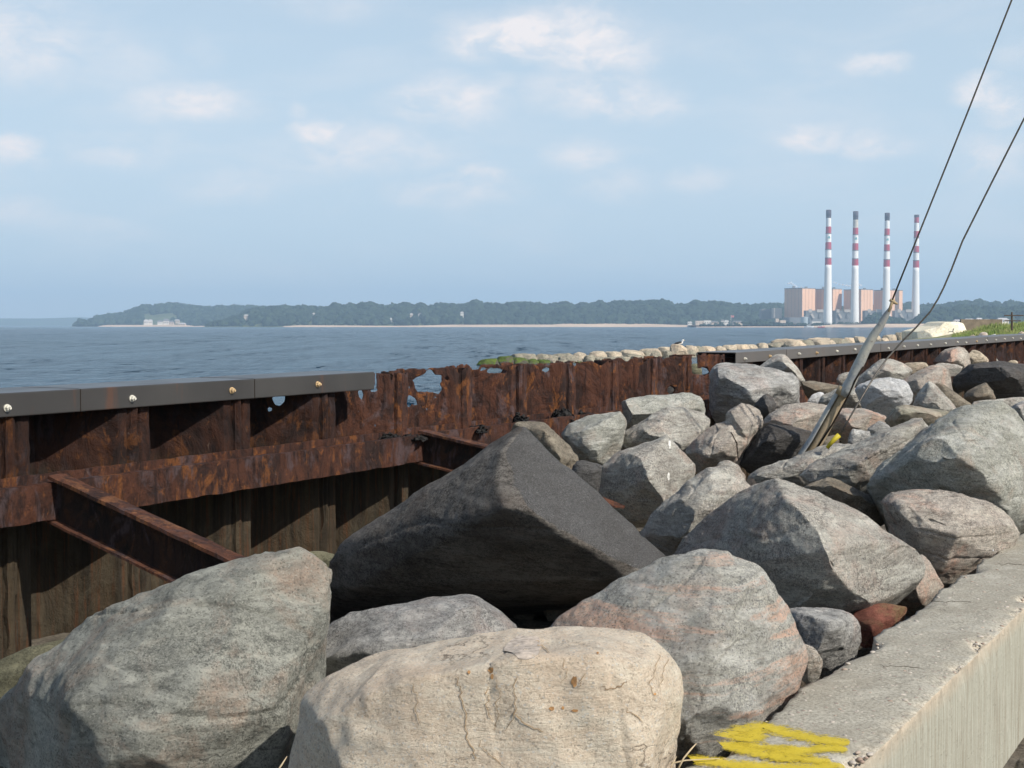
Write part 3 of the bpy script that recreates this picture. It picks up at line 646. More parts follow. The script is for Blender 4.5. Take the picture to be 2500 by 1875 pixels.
def pile(k):
    s0 = S0+(k-.5)*PS; s1 = s0+PS
    fine = 8.0 < (s0+s1)/2 < 16.6 or 6.6 < (s0+s1)/2 < 8.1
    da = .016 if fine else .035; na = int(round(PS/da))
    top = []; zb = .35
    sm = (s0+s1)/2; gap = s0 > 8.3 and s1 < 16.3
    ss = [s0+PS*i/na for i in range(na+1)]
    if s0 < 20:
        sp_ = [s0+PS/2+q for q in (-.135,-.125,-.06,-.045,-.031,-.015,0,.015,.031,.045,.06,.125,.15,.2)]
        ss = sorted([x for x in ss if min(abs(x-y) for y in sp_) > .008]+sp_); na = len(ss)-1
    dz = .016 if fine else .05
    V = []; fl = []; nz = None
    rr = random.Random(k)
    step = (rr.uniform(-.012, .02) if sm > 8.5 else 0)
    for s in ss:
        zt = CAM.z-hb(s)+(.115 if sm > 8.4 and sm < 15.9 else .06)
        if 8.4 < sm < 15.9:
            zt += step+noise.noise(Vector((s*6, 3.1, k)))*.016-max(0, noise.noise(Vector((s*11, 9.1, 2)))-.1)*.13-max(0, noise.noise(Vector((s*37, 2.1, 7)))-.05)*.05
        nzf = int((1.0)/dz); zs = [zt-1.0*i/nzf for i in range(nzf)]+[zt-1.0-i*(zt-1.0-zb)/10 for i in range(11)]
        nz = len(zs)
        for z in zs:
            d = prof(s-S0)
            rough = noise.fractal(Vector((s*4, z*4, 5)), .9, 2.1, 4)*.010
            ridge = noise.voronoi(Vector((s*9, z*6, 1)))[0]; rough += (min(ridge[1]-ridge[0], .3))*.018
            if z < 1.75: rough *= .4
            v = W(s, -d+rough, z); V.append(v)
    fl = [field(v) if fine else 9. for v in V]
    verts = list(V); faces = []; cut = {}
    def cp(a, b):
        key = (min(a, b), max(a, b))
        if key not in cut:
            t = fl[a]/(fl[a]-fl[b]); cut[key] = len(verts); verts.append(V[a].lerp(V[b], t))
        return cut[key]
    for i in range(na):
        for j in range(nz-1):
            q = [i*nz+j, (i+1)*nz+j, (i+1)*nz+j+1, i*nz+j+1]
            st = [fl[x] > 0 for x in q]
            if all(st): faces.append(q); continue
            if not any(st): continue
            poly = []
            for e in range(4):
                a, b = q[e], q[(e+1) % 4]
                if st[e]: poly.append(a)
                if st[e] != st[(e+1) % 4]: poly.append(cp(a, b))
            if len(poly) >= 3: faces.append(poly)
    me = mesh(verts, faces, True)
    pm_ = M['rust2'] if 8.3 < sm < 16.2 else M['rust']; o = link('sheet_pile', me, pm_, wall_root)
    m = o.modifiers.new('s', 'SOLIDIFY'); m.thickness = .011; m.offset = 0
    if sm < 26:
        c0 = s0+PS/2; mb = MB(); zt = CAM.z-hb(c0)+(.105 if 8.4 < sm < 15.9 else .05); nz_ = 46
        for du, pw in ((-.026, .010), (.022, .013)):
            n = len(mb.v)
            for i in range(nz_+1):
                z = .4+(zt-.4)*i/nz_; e = noise.noise(Vector((z*9, k, du*50)))*.006; pr = .024+noise.noise(Vector((z*6, k, 3)))*.009
                if noise.noise(Vector((z*3.3, k*1.7, du*90))) > .38: pr = .002
                for a, b in ((-pw, -.012), (-pw*.8, pr), (pw*.8, pr*.8), (pw, -.012)): mb.v.append(W(c0+du+a+e, b, z))
            for i in range(nz_):
                for j in range(3): q = n+i*4+j; mb.f.append([q, q+1, q+5, q+4])
        mb.build('interlock', pm_, o)
    return o
kmax = int((46-S0)/PS)
for k in range(-4, kmax): pile(k)
# a thin ragged remnant closing the top of the pans
def cap(s_a, s_b, joints, mt='cap'):
    mb = MB(); o = .055; wd = .50; t = .012
    n = max(2, int((s_b-s_a)/.6)); ring = []
    def sec(s):
        b = CAM.z-hb(s); tp = b+.131
        return [W(s, o, b), W(s, o, tp), W(s, o-wd, tp), W(s, o-wd, b), W(s, o-wd+t, b), W(s, o-wd+t, tp-t), W(s, o-t, tp-t), W(s, o-t, b)]
    for i in range(n+1): mb.v += sec(s_a+(s_b-s_a)*i/n)
    for i in range(n):
        for q in range(8): mb.f.append([i*8+q, i*8+(q+1)%8, (i+1)*8+(q+1)%8, (i+1)*8+q])
    for i in (0, n): mb.f += [[i*8+0, i*8+1, i*8+6, i*8+7], [i*8+1, i*8+2, i*8+5, i*8+6], [i*8+2, i*8+3, i*8+4, i*8+5]]
    c = mb.build('cap_rail', M[mt], wall_root)
    bv = c.modifiers.new('b', 'BEVEL'); bv.width = .006; bv.segments = 2; bv.limit_method = 'ANGLE'
    for s in joints:
        j = MB().box(W(s, o+.0015, CAM.z-hb(s)+.0655), .004, .0025, .131, U, N, Z3).box(W(s, o-wd/2, CAM.z-hb(s)+.1315), .004, wd-.02, .002, U, N, Z3)
        j.build('joint_seam', M['slot'], c)
    return c
cap1 = cap(2.2, sOf(914, .055), [sOf(195, .055), sOf(626, .055)-.02])
cap2 = cap(sOf(1797, .055), 46, [sOf(1920, .055), sOf(2150, .055), sOf(2410,.055)], 'capfar')
def bolt(s, parent, rusty, idx, zf=.45):
    c = W(s, .055+.008, CAM.z-hb(s)+.131*zf); rr = random.Random(idx)
    mb = MB(); a0 = rr.uniform(0, 1)
    mb.tube([c-N*.010, c-N*.002], .022, 14)
    v0 = len(mb.v)
    for o, r in ((0., .017), (.014, .017), (.018, .013)):
        for q in range(6):
            a = a0+q*pi/3; mb.v.append(c+N*(o-.002)+(U*cos(a)+Z3*sin(a))*r)
    for l in range(2):
        for q in range(6): mb.f.append([v0+l*6+q, v0+l*6+(q+1)%6, v0+l*6+6+(q+1)%6, v0+l*6+6+q])
    mb.f.append([v0+12+q for q in range(6)])
    b = mb.build('bolt', M['boltrust'] if rusty else M['bolt'], parent)
    if s < 20: MB().tube([c+N*.015, c+N*.024], .008, 8).build('bolt_shank', M['boltrust'] if rusty else M['bolt'], b)
for k, (px, r) in enumerate(((16,0),(322,0),(566,1),(776,1))): bolt(sOf(px, .06), cap1, r, k, (.38,.42,.48,.5)[k])
for k, px in enumerate((1819,1880,1951,1994,2043,2087,2169,2207,2240,2272,2308,2337,2358,2384,2408,2431,2452,2472,2491)): bolt(sOf(px, .06), cap2, k in (1,3,13), k+10, (.35,.42,.45,.42,.45,.5)[k % 6])
# wale beam along the piles and the struts that lean on it
DO = .34
def wl_top(s): return float(np.interp(s, [0, 5, 9, 40], [1.755, 1.756, 1.785, 1.83]))
def wale(s_a, s_b, dz=0., dd=0.):
    n = int((s_b-s_a)/.05); mb = MB(); z0 = []
    def sec(s):
        t = wl_top(s)+dz; o = DO+dd
        e = lambda q: noise.noise(Vector((s*7, q, 1)))*.006+noise.noise(Vector((s*21, q, 4)))*.004
        eb = -max(0, noise.noise(Vector((s*5, 8, 1))))*.012
        return [W(s, o+e(0), t-.198+e(1)+eb*-1), W(s, o+e(2), t-.10+e(7)), W(s, o+e(3), t+e(4)), W(s, o-.034, t+e(4)+.004), W(s, o-.034, t-.088), W(s, o-.30, t-.088), W(s, o-.30, t+e(5)+.016), W(s, o-.316, t+e(5)+.016), W(s, o-.316, t-.19), W(s, o-.30, t-.19), W(s, o-.30, t-.102), W(s, o-.034, t-.102), W(s, o-.022, t-.196+e(1))]
    for i in range(n+1): mb.v += sec(s_a+(s_b-s_a)*i/n)
    k = 13
    for i in range(n):
        for q in range(k): mb.f.append([i*k+q, i*k+(q+1)%k, (i+1)*k+(q+1)%k, (i+1)*k+q])
    mb.f.append(list(range(k))); mb.f.append([n*k+q for q in range(k)][::-1])
    return mb.build('wale_beam', M['rustwale'], wall_root)
sA = sOf(1034, DO)
wale(2.0, sA); wale(sA+.02, 15.4, .0, -.035); wale(15.45, 46, -.02, -.04)
M['webshade'] = rust_mat('shaded_rusty_web', base=((.018,.014,.011),(.040,.022,.015),(.07,.032,.016)), pale=.15)  # darker rust; the top flange's shade is put into this web colour
def brace(px, py, slope, L, lab, yaw=0.):
    s = sOf(px, DO); st = W(s, DO-.02, P(px, py, W(s, DO).y).z)
    n2 = (N*cos(yaw)+U*sin(yaw)); dr = (n2+Z3*-slope).normalized(); sd = U*cos(yaw)-N*sin(yaw); up = dr.cross(sd).normalized()
    if up.z < 0: up = -up
    n = int(L/.05); V = MB(); wv = .058; H = .235
    def sec(i):
        c = st+dr*(L*i/n); e = lambda q: noise.noise(Vector((i*.35, q, px)))*.006
        pts = [(-wv+e(1), .009+e(2)), (0, .012), (wv+e(3), .009+e(4)), (wv+e(3), -.008), (.006, -.010), (.006, -H+.01), (wv*.9+e(5), -H+.006+e(6)), (wv*.9+e(5), -H-.008), (-wv*.9+e(7), -H-.008), (-wv*.9+e(7), -H+.006), (-.006, -H+.01), (-.006, -.010), (-wv+e(1), -.010)]
        return [c+sd*a+up*b for a, b in pts]
    for i in range(n+1): V.v += sec(i)
    k = 13
    for i in range(n):
        for q in range(k): V.f.append([i*k+q, i*k+(q+1)%k, (i+1)*k+(q+1)%k, (i+1)*k+q])
    V.f.append(list(range(k))); V.f.append([n*k+q for q in range(k)][::-1])
    o = V.build('strut_beam', M['rustbright'], wall_root); o['label'] = lab; o.data.materials.append(M['webshade'])
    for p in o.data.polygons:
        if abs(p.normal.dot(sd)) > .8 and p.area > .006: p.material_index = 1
    return o
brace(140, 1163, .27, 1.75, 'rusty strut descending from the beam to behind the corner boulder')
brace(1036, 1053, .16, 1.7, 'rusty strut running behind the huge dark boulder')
# rusty debris behind the huge dark boulder
def sheet(name, label, cat, pts, z, Y, thick, mat, group=None):
    w = []
    for q in pts:
        px, py = zc(z, q[0], q[1]); w.append(P(px, py, Y+(q[2] if len(q) > 2 else 0)))
    nrm = (w[1]-w[0]).cross(w[2]-w[0]).normalized()
    mb = MB(); n = len(w); mb.v = list(w)+[p-nrm*thick for p in w]
    mb.f = [list(range(n)), [n+i for i in range(n)][::-1]]+[[i, (i+1)%n, n+(i+1)%n, n+i] for i in range(n)]
    base = Vector(min(mb.v, key=lambda p: p.z)); mb.v = [p-base for p in mb.v]
    o = mb.build(name, mat); o.location = base; return tag(o, label, cat, group)
sheet('rusty_metal_strip', 'curled orange rusty metal strip lying by the dark hollow right of the huge dark boulder', 'scrap metal',
      [(1590,985,.1),(1640,1010),(1730,1045),(1785,1068),(1780,1076),(1680,1065,-.05),(1630,1035,-.05)], '2', 8.3, .01, M['rustbright'])
# black torn fabric on the beam
def rag(label, z, x0, y0, x1, y1, Y, seed, cat='torn fabric'):
    rr = random.Random(seed); a = P(*zc(z, x0, y0), Y); b = P(*zc(z, x1, y1), Y); mb = MB()
    wid = b.x-a.x; hei = a.z-b.z
    for k in range(5):                                             # folded sheets
        t0 = rr.uniform(0, .55); t1 = min(1, t0+rr.uniform(.3, .6)); nu, nv = 14, 8; n = len(mb.v); hh = hei*rr.uniform(.45, 1.); yo = rr.uniform(-.10, .10)
        for i in range(nu+1):
            for j_ in range(nv+1):
                u, v = i/nu, j_/nv; x = a.x+wid*(t0+(t1-t0)*u); prof_ = (sin(pi*u)**.6)*(.7+.3*noise.noise(Vector((u*4+k, seed, 0))))
                z = b.z+hh*prof_*(1-v)+noise.noise(Vector((u*7+k*3, v*5, seed)))*.022
                y = Y+yo+noise.noise(Vector((u*9+k, v*4, seed+5)))*.07-v*.10
                if v > .8: z -= max(0, noise.noise(Vector((u*14, k, seed))))*.05
                mb.v.append(Vector((x+noise.noise(Vector((u*5, v*6, k)))*.04, y, z)))
        for i in range(nu):
            for j_ in range(nv): q = n+i*(nv+1)+j_; mb.f.append([q, q+1, q+nv+2, q+nv+1])
    o = mb.build('torn_fabric', M['fabric'], smooth=True)
    base = (a+b)/2; 
    for v in o.data.vertices: v.co -= base
    o.location = base; m = o.modifiers.new('s', 'SOLIDIFY'); m.thickness = .004
    return tag(o, label, cat, 'torn black fabric on the rusty beam')
s1 = W(sOf(1390, .2), .2).y
rag('largest crumpled heap of black torn fabric, left of the long squared slab', 'H', 610, 640, 860, 775, s1, 1)
rag('dark frayed fabric tail trailing right from the big crumpled heap', 'H', 780, 690, 960, 750, s1+.35, 2)
rag('small black fabric scrap on the beam above the brown-grey boulder', 'H', 310, 690, 450, 790, W(sOf(1270,.2),.2).y, 3)
rag('thin black fabric ribbons draped over the beam at the start of the second strut', '2', 300, 622, 600, 665, W(sOf(985,.2),.2).y, 4)
rag('black scrap hanging over the beam between the second strut and the brown-grey boulder', '2', 850, 568, 950, 620, W(sOf(1160,.25),.25).y, 5)

# ------------------------------------------------------------------ concrete wall
ZW = CAM.z-1.1
A0 = PH(1667, 1875, ZW); A1 = PH(2405, 1360, ZW); B0 = PH(2110, 1875, ZW); B1 = PH(2413, 1560, ZW)
UW = (A1-A0).normalized(); NW = Vector((UW.y, -UW.x, 0))          # to the land side
WW = (B0-A0).dot(NW); WW = .5*(WW+(B1-A0).dot(NW))
def topz(s, a): 
    p = A0+UW*s+NW*a
    return noise.noise(Vector((p.x*2, p.y*2, 0)))*.006+noise.fractal(Vector((p.x*14, p.y*14, 3)), .8, 2, 3)*.0022
def chip_l(s): return abs(noise.noise(Vector((s*1.1, 1, 0))))*.055+max(0, noise.noise(Vector((s*2.9, 5, 0)))-.1)*.07+.006
def concrete_wall():
    V = []; F_ = []; sv = []; s = -1.6
    while s < 12.5: sv.append(s); s += .014 if s < 3.2 else .03
    al = [('l', .75), ('l', .5), ('l', .35), ('l', .25), ('l', .18), ('l', .12), ('l', .08), ('l', .05), ('l', .028), ('l', .012)]
    nt = 24; al += [('t', WW*i/nt) for i in range(nt+1)]
    al += [('r', .012), ('r', .026), ('r', .045), ('r', .07)]+[('r', .07+.05*i) for i in range(1, 26)]
    for s in sv:
        for kd, q in al:
            if kd == 't': a, d = q, 0
            elif kd == 'l': a, d = 0, q
            else: a, d = WW, q
            p3 = Vector((s, a*2, d))
            el = math.hypot(a, d); er = math.hypot(WW-a, d)
            # ragged chipped edges
            chipl = chip_l(s)+(noise.fractal(Vector((s*9, 2, d*4)), .7, 2.2, 4)*.010)
            chipr = abs(noise.noise(Vector((s*1.9, 9, 2))))*.034+max(0, noise.noise(Vector((s*5.3, 5, 9)))-.08)*.085+noise.fractal(Vector((s*16, 7, a*9)), .7, 2.2, 5)*.012+.006
            chipl = max(0, chipl); chipr = max(0, chipr)
            wl_ = max(0, 1-el/.09); wr = max(0, 1-er/.085)
            z = ZW-d; aa = a
            if kd == 't':
                z += topz(s, a)*(1 if el > .02 and er > .02 else .5)
                aa += chipl*wl_; aa -= chipr*wr*.8; z -= wl_**2*chipl*.35; z -= wr**1.5*(chipr*.75+.004)
            if kd == 'l': aa += chipl*wl_*(1+.5*noise.noise(Vector((s*9, d*20, 1)))); z -= wl_*chipl*.3
            if kd == 'r':
                aa += noise.noise(Vector((s*7, d*.8, 3)))*.0035+noise.noise(Vector((s*30, d*6, 6)))*.0015
                aa -= chipr*wr*.8; z -= wr*chipr*.2
            p = A0+UW*s+NW*aa; V.append((p.x, p.y, z))
    k = len(al)
    for i in range(len(sv)-1):
        for j in range(k-1): F_.append((i*k+j, i*k+j+1, (i+1)*k+j+1, (i+1)*k+j))
    F_.append([j for j in range(k)][::-1]); F_.append([(len(sv)-1)*k+j for j in range(k)])
    base = A0+UW*2; base.z = ZW-1.2
    me = mesh([Vector(v)-base for v in V], F_, True)
    s = NT('weathered_concrete'); geo = s.n('ShaderNodeNewGeometry'); pos = geo.outputs['Position']; nz = s.sep(geo.outputs['True Normal'])[2]
    g = s.noise(pos, 90, 4, .75); b = s.noise(pos, 3, 6, .6); m = s.noise(pos, 14, 6, .7)
    top = s.mix(s.rng(g, .38, .60), (.24,.225,.185), (.47,.445,.37))
    top = s.mix(s.rng(b, .42, .60, 0., .5), top, (.26,.235,.185)); top = s.mix(s.rng(s.noise(pos, 7, 7, .7), .54, .66, 0., .55), top, (.50,.48,.41)); top = s.mix(s.rng(s.noise(pos, 28, 5, .7), .60, .68, 0., .6), top, (.17,.155,.125))
    top = s.mix(s.rng(m, .56, .70, 0., .5), top, (.46,.42,.34))
    vv = s.n('ShaderNodeTexVoronoi', Scale=55., Randomness=1.); s.t.links.new(pos, vv.inputs['Vector'])
    vr = s.sep(vv.outputs[1]); peb = s.math('MULTIPLY', s.rng(vv.outputs[0], .25, .38, 1., 0.), s.rng(vr[0], .80, .82))
    rim = s.math('MULTIPLY', s.rng(s.math('ADD', s.sep(pos)[2], s.math('MULTIPLY', m, .02)), ZW-.004, ZW+.004, 1., 0.), .8); top = s.mix(rim, top, s.mix(s.rng(g, .4, .6), (.34,.29,.22), (.60,.55,.45)))
    top = s.mix(peb, top, s.mix(vr[1], (.55,.50,.42), (.26,.20,.17)))
    dk = s.vor(pos, 130, 0); top = s.mix(s.math('MULTIPLY', s.rng(dk, .12, .25, .8, 0.), s.rng(m, .45, .6)), top, (.07,.065,.055))
    cr = s.noise(pos, 1.7, 5, .6); mpc = s.n('ShaderNodeMapping'); s.t.links.new(pos, mpc.inputs[0]); mpc.inputs['Rotation'].default_value = (0, 0, TH)
    crk = s.noise(mpc.outputs[0], 2.6, 8, .62); 
    line = s.math('ABSOLUTE', s.math('SUBTRACT', crk, .5)); top = s.mix(s.math('MULTIPLY', s.rng(line, .0, .003, 1., 0.), s.rng(cr, .56, .6)), top, (.08,.07,.055))
    mp = s.n('ShaderNodeMapping'); s.t.links.new(pos, mp.inputs[0]); mp.inputs['Scale'].default_value = (20, 20, .9)
    st = s.noise(mp.outputs[0], 2.5, 8, .72); st2 = s.noise(mp.outputs[0], 9, 5, .7)
    side = s.mix(s.rng(st, .36, .62), (.43,.43,.36), (.31,.29,.23))
    side = s.mix(s.rng(st2, .60, .68, 0., .8), side, (.13,.095,.06))
    side = s.mix(s.rng(st, .62, .70, 0., .7), side, (.19,.13,.075))
    side = s.mix(s.rng(m, .56, .72, 0., .4), side, (.52,.49,.42))
    edge = s.mix(s.rng(s.sep(pos)[2], ZW-.07, ZW-.01), side, s.mix(s.rng(m, .4, .6), (.50,.42,.32), (.36,.31,.24)))
    fac = s.rng(nz, .35, .7)
    c = s.mix(fac, edge, top)
    hn = s.bump(m, .45, .012); hn = s.bump(g, .6, .004, hn); hn = s.bump(peb, .5, .004, hn); hn = s.bump(s.math('MULTIPLY', st2, s.math('SUBTRACT', 1., fac)), .5, .01, hn)
    s.done(c, .92, hn, spec=.2)
    o = link('concrete_wall', me, s.m, loc=base)
    return tag(o, 'low concrete wall with chipped edges and yellow sprayed paint on its top', 'wall')
cw = concrete_wall()
def aggregate():
    rr = random.Random(21); V = []; Fc = []; iv, jf = [], []
    bm = bmesh.new(); bmesh.ops.create_icosphere(bm, subdivisions=2, radius=1); bv = [v.co.copy() for v in bm.verts]; bf = [[q.index for q in f.verts] for f in bm.faces]; bm.free()
    for k in range(520):
        s_ = rr.uniform(.0, 1)**1.5*9; edge = rr.random()
        a_ = chip_l(s_)+rr.uniform(.004, .05) if edge < .3 else (WW-rr.uniform(.012, .05) if edge < .6 else rr.uniform(.03, WW-.03))
        r = rr.uniform(.003, .009)*(1.5 if edge < .6 and rr.random() < .25 else 1); c = A0+UW*s_+NW*a_; c.z = ZW+topz(s_, a_)-r*.35-(.010 if edge < .6 else 0)
        sq = (rr.uniform(.8, 1.5), rr.uniform(.7, 1.2), rr.uniform(.5, .8)); an = rr.uniform(0, 3); n = len(V)
        for v in bv:
            x, y = v.x*sq[0], v.y*sq[1]; V.append(Vector((c.x+(x*cos(an)-y*sin(an))*r, c.y+(x*sin(an)+y*cos(an))*r, c.z+v.z*sq[2]*r)))
        Fc += [[n+i for i in f] for f in bf]
    s = NT('exposed_pebbles'); pos = s.n('ShaderNodeNewGeometry'); rnd_ = pos.outputs['Random Per Island']; c = s.mix(rnd_, (.30,.22,.17), (.62,.57,.48)); c = s.mix(s.rng(rnd_, .3, .32, 0., .8), c, (.42,.38,.33)); s.done(c, .7)
    loc = Vector(cw.location); o = link('exposed_aggregate', mesh([v-loc for v in V], Fc, True), s.m, cw); o.matrix_parent_inverse = Matrix.Identity(4); o.location = (0, 0, 0); o['kind'] = 'stuff'
aggregate()
for ln_ in ([(1420,655),(1560,650),(1640,660),(1740,662),(1830,658),(1905,668)], [(1330,1045),(1420,1050),(1520,1052),(1610,1064)], [(2040,440),(2120,434),(2200,440),(2300,436)], [(1060,985),(1150,1000),(1230,990)]): strokes_on(cw, '6', [(ln_, 3.2)], M['crackline'], 'crack', lift=.0008, wob=.8)
# sprayed yellow strokes on the wall top
def paint_mat():
    s = NT('sprayed_yellow_paint'); geo = s.n('ShaderNodeNewGeometry'); pos = geo.outputs['Position']
    uv = s.n('ShaderNodeTexCoord').outputs['UV']; vv = s.sep(uv)[1]
    n = s.noise(pos, 70, 4, .8); n2 = s.noise(pos, 9, 3, .6)
    e = s.math('ABSOLUTE', s.math('SUBTRACT', vv, .5))               # 0 in the middle of a stroke
    k = s.math('ADD', s.math('MULTIPLY', e, 2.), s.math('MULTIPLY', s.math('SUBTRACT', n, .5), 2.6))
    k = s.math('ADD', k, s.math('MULTIPLY', s.math('SUBTRACT', n2, .5), .5))
    a = s.rng(k, .35, .95, .90, 0.)
    s.done(s.mix(s.rng(n, .3, .7), (.46,.35,.02), (.66,.52,.05)), .9); s.set(s.b.inputs['Alpha'], a); return s.m
pm = paint_mat()
def paint():
    strokes = [ ([(430,1490),(460,1476),(500,1462),(560,1436),(610,1424),(650,1420),(720,1434),(800,1455),(900,1478),(1020,1500),(1165,1515)], 34),
                ([(395,1534),(440,1532),(520,1535),(640,1545),(760,1556),(880,1558),(1000,1552),(1150,1547)], 24),
                ([(480,1470),(560,1500),(610,1440)], 22),
                ([(430,1535),(540,1562),(650,1585),(740,1600),(830,1608),(940,1622),(1050,1632)], 26),
                ([(700,1600),(780,1590),(840,1575),(880,1560)], 34),
                ([(690,1590),(780,1612),(860,1600)], 30),
                ([(215,1622),(250,1620),(290,1626),(400,1640),(560,1655),(760,1664),(960,1666),(1120,1650)], 30)]
    V = []; F_ = []; UVs = []
    for i_, (pts, w) in enumerate(strokes):
        pp = [PH(*zc('6', *q), ZW) for q in pts]
        dense = []
        for i in range(len(pp)-1):
            for t in np.linspace(0, 1, 14, endpoint=False):
                p0, p1, p2, p3 = pp[max(i-1, 0)], pp[i], pp[i+1], pp[min(i+2, len(pp)-1)]
                dense.append(.5*((2*p1)+(p2-p0)*t+(2*p0-5*p1+4*p2-p3)*t*t+(3*p1-p0-3*p2+p3)*t**3))
        dense.append(pp[-1]); n = len(V)
        for i, p in enumerate(dense):
            t = (dense[min(i+1, len(dense)-1)]-dense[max(i-1, 0)]).normalized(); b = Vector((-t.y, t.x, 0))
            wd = (.060 if w > 30 else .046)*(1.0+.2*noise.noise(Vector((i*.2, i_, 0)))); wd *= min(1, .35+i/6, .35+(len(dense)-1-i)/6)
            for j in range(7):
                q = p+b*(wd*(j/3-1)); r = q-A0; s_, a_ = r.dot(UW), r.dot(NW)
                V.append((q.x, q.y, ZW+topz(s_, a_)+.0022+.0005*i_)); UVs.append((i/len(dense), j/6))
        for i in range(len(dense)-1):
            for j in range(6): a = n+i*7+j; F_.append((a, a+1, a+8, a+7))
    base = PH(2000, 1840, ZW)
    me = mesh([Vector(v)-base for v in V], F_, True); ul = me.uv_layers.new(name='UVMap')
    for p in me.polygons:
        for li in p.loop_indices: ul.data[li].uv = UVs[me.loops[li].vertex_index]
    o = link('painted_marking', me, pm, cw); o.matrix_parent_inverse = Matrix.Identity(4); o.location = base-Vector(cw.location)
    o['label'] = 'yellow sprayed paint marks'
paint()
# dry stalks at the near end of the wall
M['straw'] = plain('dry_straw', (.42,.34,.22), .8)
def stalk(label, pts, r=.0022):
    mb = MB().tube([Vector(p) for p in pts], [r*1.2]+[r]*(len(pts)-2)+[r*.5], 6)
    base = Vector(pts[0]); mb.v = [v-base for v in mb.v]; o = mb.build('dry_stalk', M['straw'], smooth=True); o.location = base
    tag(o, label, 'dry stalk', 'dry stalks by the wall')
stalk('straight dry stalk leaning up from the gap between the beige boulder and the wall', [P(*zc('6', 120, 1700), 3.40), P(*zc('6', 170, 1600), 3.40), P(*zc('6', 215, 1545), 3.42), P(*zc('6', 246, 1512), 3.43)])
stalk('dry stalk lying flat on the yellow paint at the near corner of the wall', [PH(*zc('6', 100, 1660), ZW)+Z3*.012, PH(*zc('6', 180, 1642), ZW)+Z3*.012, PH(*zc('6', 385, 1630), ZW)+Z3*.012])
stalk('short dry blade standing against the right side of the beige boulder', [P(*zc('6', 75, 1700), 3.36), P(*zc('6', 105, 1630), 3.36), P(*zc('6', 128, 1590), 3.38)], .0015)
stalk('dry blade between the corner boulder and the beige boulder at the bottom edge', [P(*zc('4', 1650, 1700), 3.3), P(*zc('4', 1690, 1640), 3.3), P(*zc('4', 1722, 1590), 3.32)], .0022)

# ------------------------------------------------------------------ leaning pole and guy wires
pole = empty('leaning_pole', P(*zc('3', 915, 1010), 10.55), 'broken grey metal pole leaning right out of the boulders, wire at its tip', 'pole')
def guard(name, mat, pts, Y0, Y1, op=radians(52), cr=.93, cf_=.25):
    V = MB(); n = len(pts); cs = []
    for i, (x, y, w) in enumerate(pts):
        Y = Y0+(Y1-Y0)*i/(n-1); cs.append((P(*zc('3', x, y), Y), w*.92/2.458/F*Y/2))
    seg = 16
    for i, (c, r) in enumerate(cs):
        t = (cs[min(i+1, n-1)][0]-cs[max(i-1, 0)][0]).normalized(); right = t.cross(Vector((0, 1, 0))).normalized()
        if right.x < 0: right = -right
        fr = right.cross(t).normalized()
        if fr.y > 0: fr = -fr
        cen = (right*cr+fr*cf_).normalized(); oth = t.cross(cen)
        for k in range(seg+1):
            a = op/2+(2*pi-op)*k/seg
            V.v.append(c+(cen*cos(a)+oth*sin(a))*r*(1+.03*noise.noise(Vector((i*1.1, k*.7, 0)))))
    for i in range(n-1):
        for k in range(seg): a = i*(seg+1)+k; V.f.append([a, a+1, a+seg+2, a+seg+1])
    o = V.build(name, mat, pole, True); m = o.modifiers.new('s', 'SOLIDIFY'); m.thickness = .006; m.offset = -1
    return o
guard('lower_sleeve', M['galv'], [(850,1100,96),(905,1010,100),(960,925,96),(1010,835,92),(1060,745,88),(1110,655,84),(1130,618,80)], 10.6, 10.5, radians(165), .72, .69)
guard('inner_strip', M['brownpipe'], [(880,1090,60),(932,1000,64),(982,925,66),(1030,835,66),(1080,745,64),(1128,655,60),(1145,622,56)], 10.585, 10.485, radians(40), 1., -.1)
guard('upper_sleeve', M['galv'], [(1132,648,82),(1150,615,80),(1180,560,74),(1205,500,72),(1235,440,70),(1262,380,66),(1290,330,62),(1318,280,58),(1348,240,54),(1375,190,48),(1395,155,36),(1412,125,20),(1420,108,7)], 10.46, 10.25)
MB().tube([P(*zc('3', 1112, 652), 10.47), P(*zc('3', 1124, 628), 10.465), P(*zc('3', 1136, 604), 10.46)], [.044, .046, .045], 14).build('collar', M['brownpipe'], pole, True)
MB().tube([P(*zc('3', 965, 975), 10.52), P(*zc('3', 1060, 830), 10.48), P(*zc('3', 1150, 670), 10.42), P(*zc('3', 1200, 560), 10.38), P(*zc('3', 1250,480),10.36)], [.007]*5, 6).build('slit_shade_strip', M['slot'], pole, True)  # dark strip added to stand for the shaded slit of the open sleeve
MB().tube([P(*zc('3', 1408, 78), 10.24), P(*zc('3', 1428, 92), 10.24), P(*zc('3', 1454, 104), 10.24)], [.012, .014, .006], 8).tube([P(*zc('3', 1432, 75), 10.24), P(*zc('3', 1418, 100), 10.24), P(*zc('3', 1400, 150), 10.22)], [.010, .012, .008], 8).build('clamp', M['brownpipe'], pole, True)
def wire(label, pts, r=.0075):
    mb = MB().tube([P(x, y, Y) for x, y, Y in pts], r*.82, 8); base = Vector(mb.v[0]); mb.v = [v-base for v in mb.v]
    o = mb.build('guy_wire', M['wire'], smooth=True); o.location = base; return tag(o, label, 'wire', 'guy wires over the boulders')
wire('guy wire running up from the tip of the leaning pole to the top edge', [(2178.5,732,10.2),(2246,564,10.1),(2360,280,9.9),(2470,0,9.7),(2580,-285,9.5)])
w2 = wire('bent guy wire rising from the yellow guard among the boulders to the right edge', [(2050,1062,9.5),(2086,1000,9.52),(2135,918,9.6),(2165,876,9.87),(2202,834,9.85),(2236,800,9.84),(2271,761,9.83),(2290,730,9.82),(2304,702,9.82),(2322,660,9.8),(2350,588,9.78),(2420,448,9.7),(2500,290,9.6),(2580,130,9.5)])
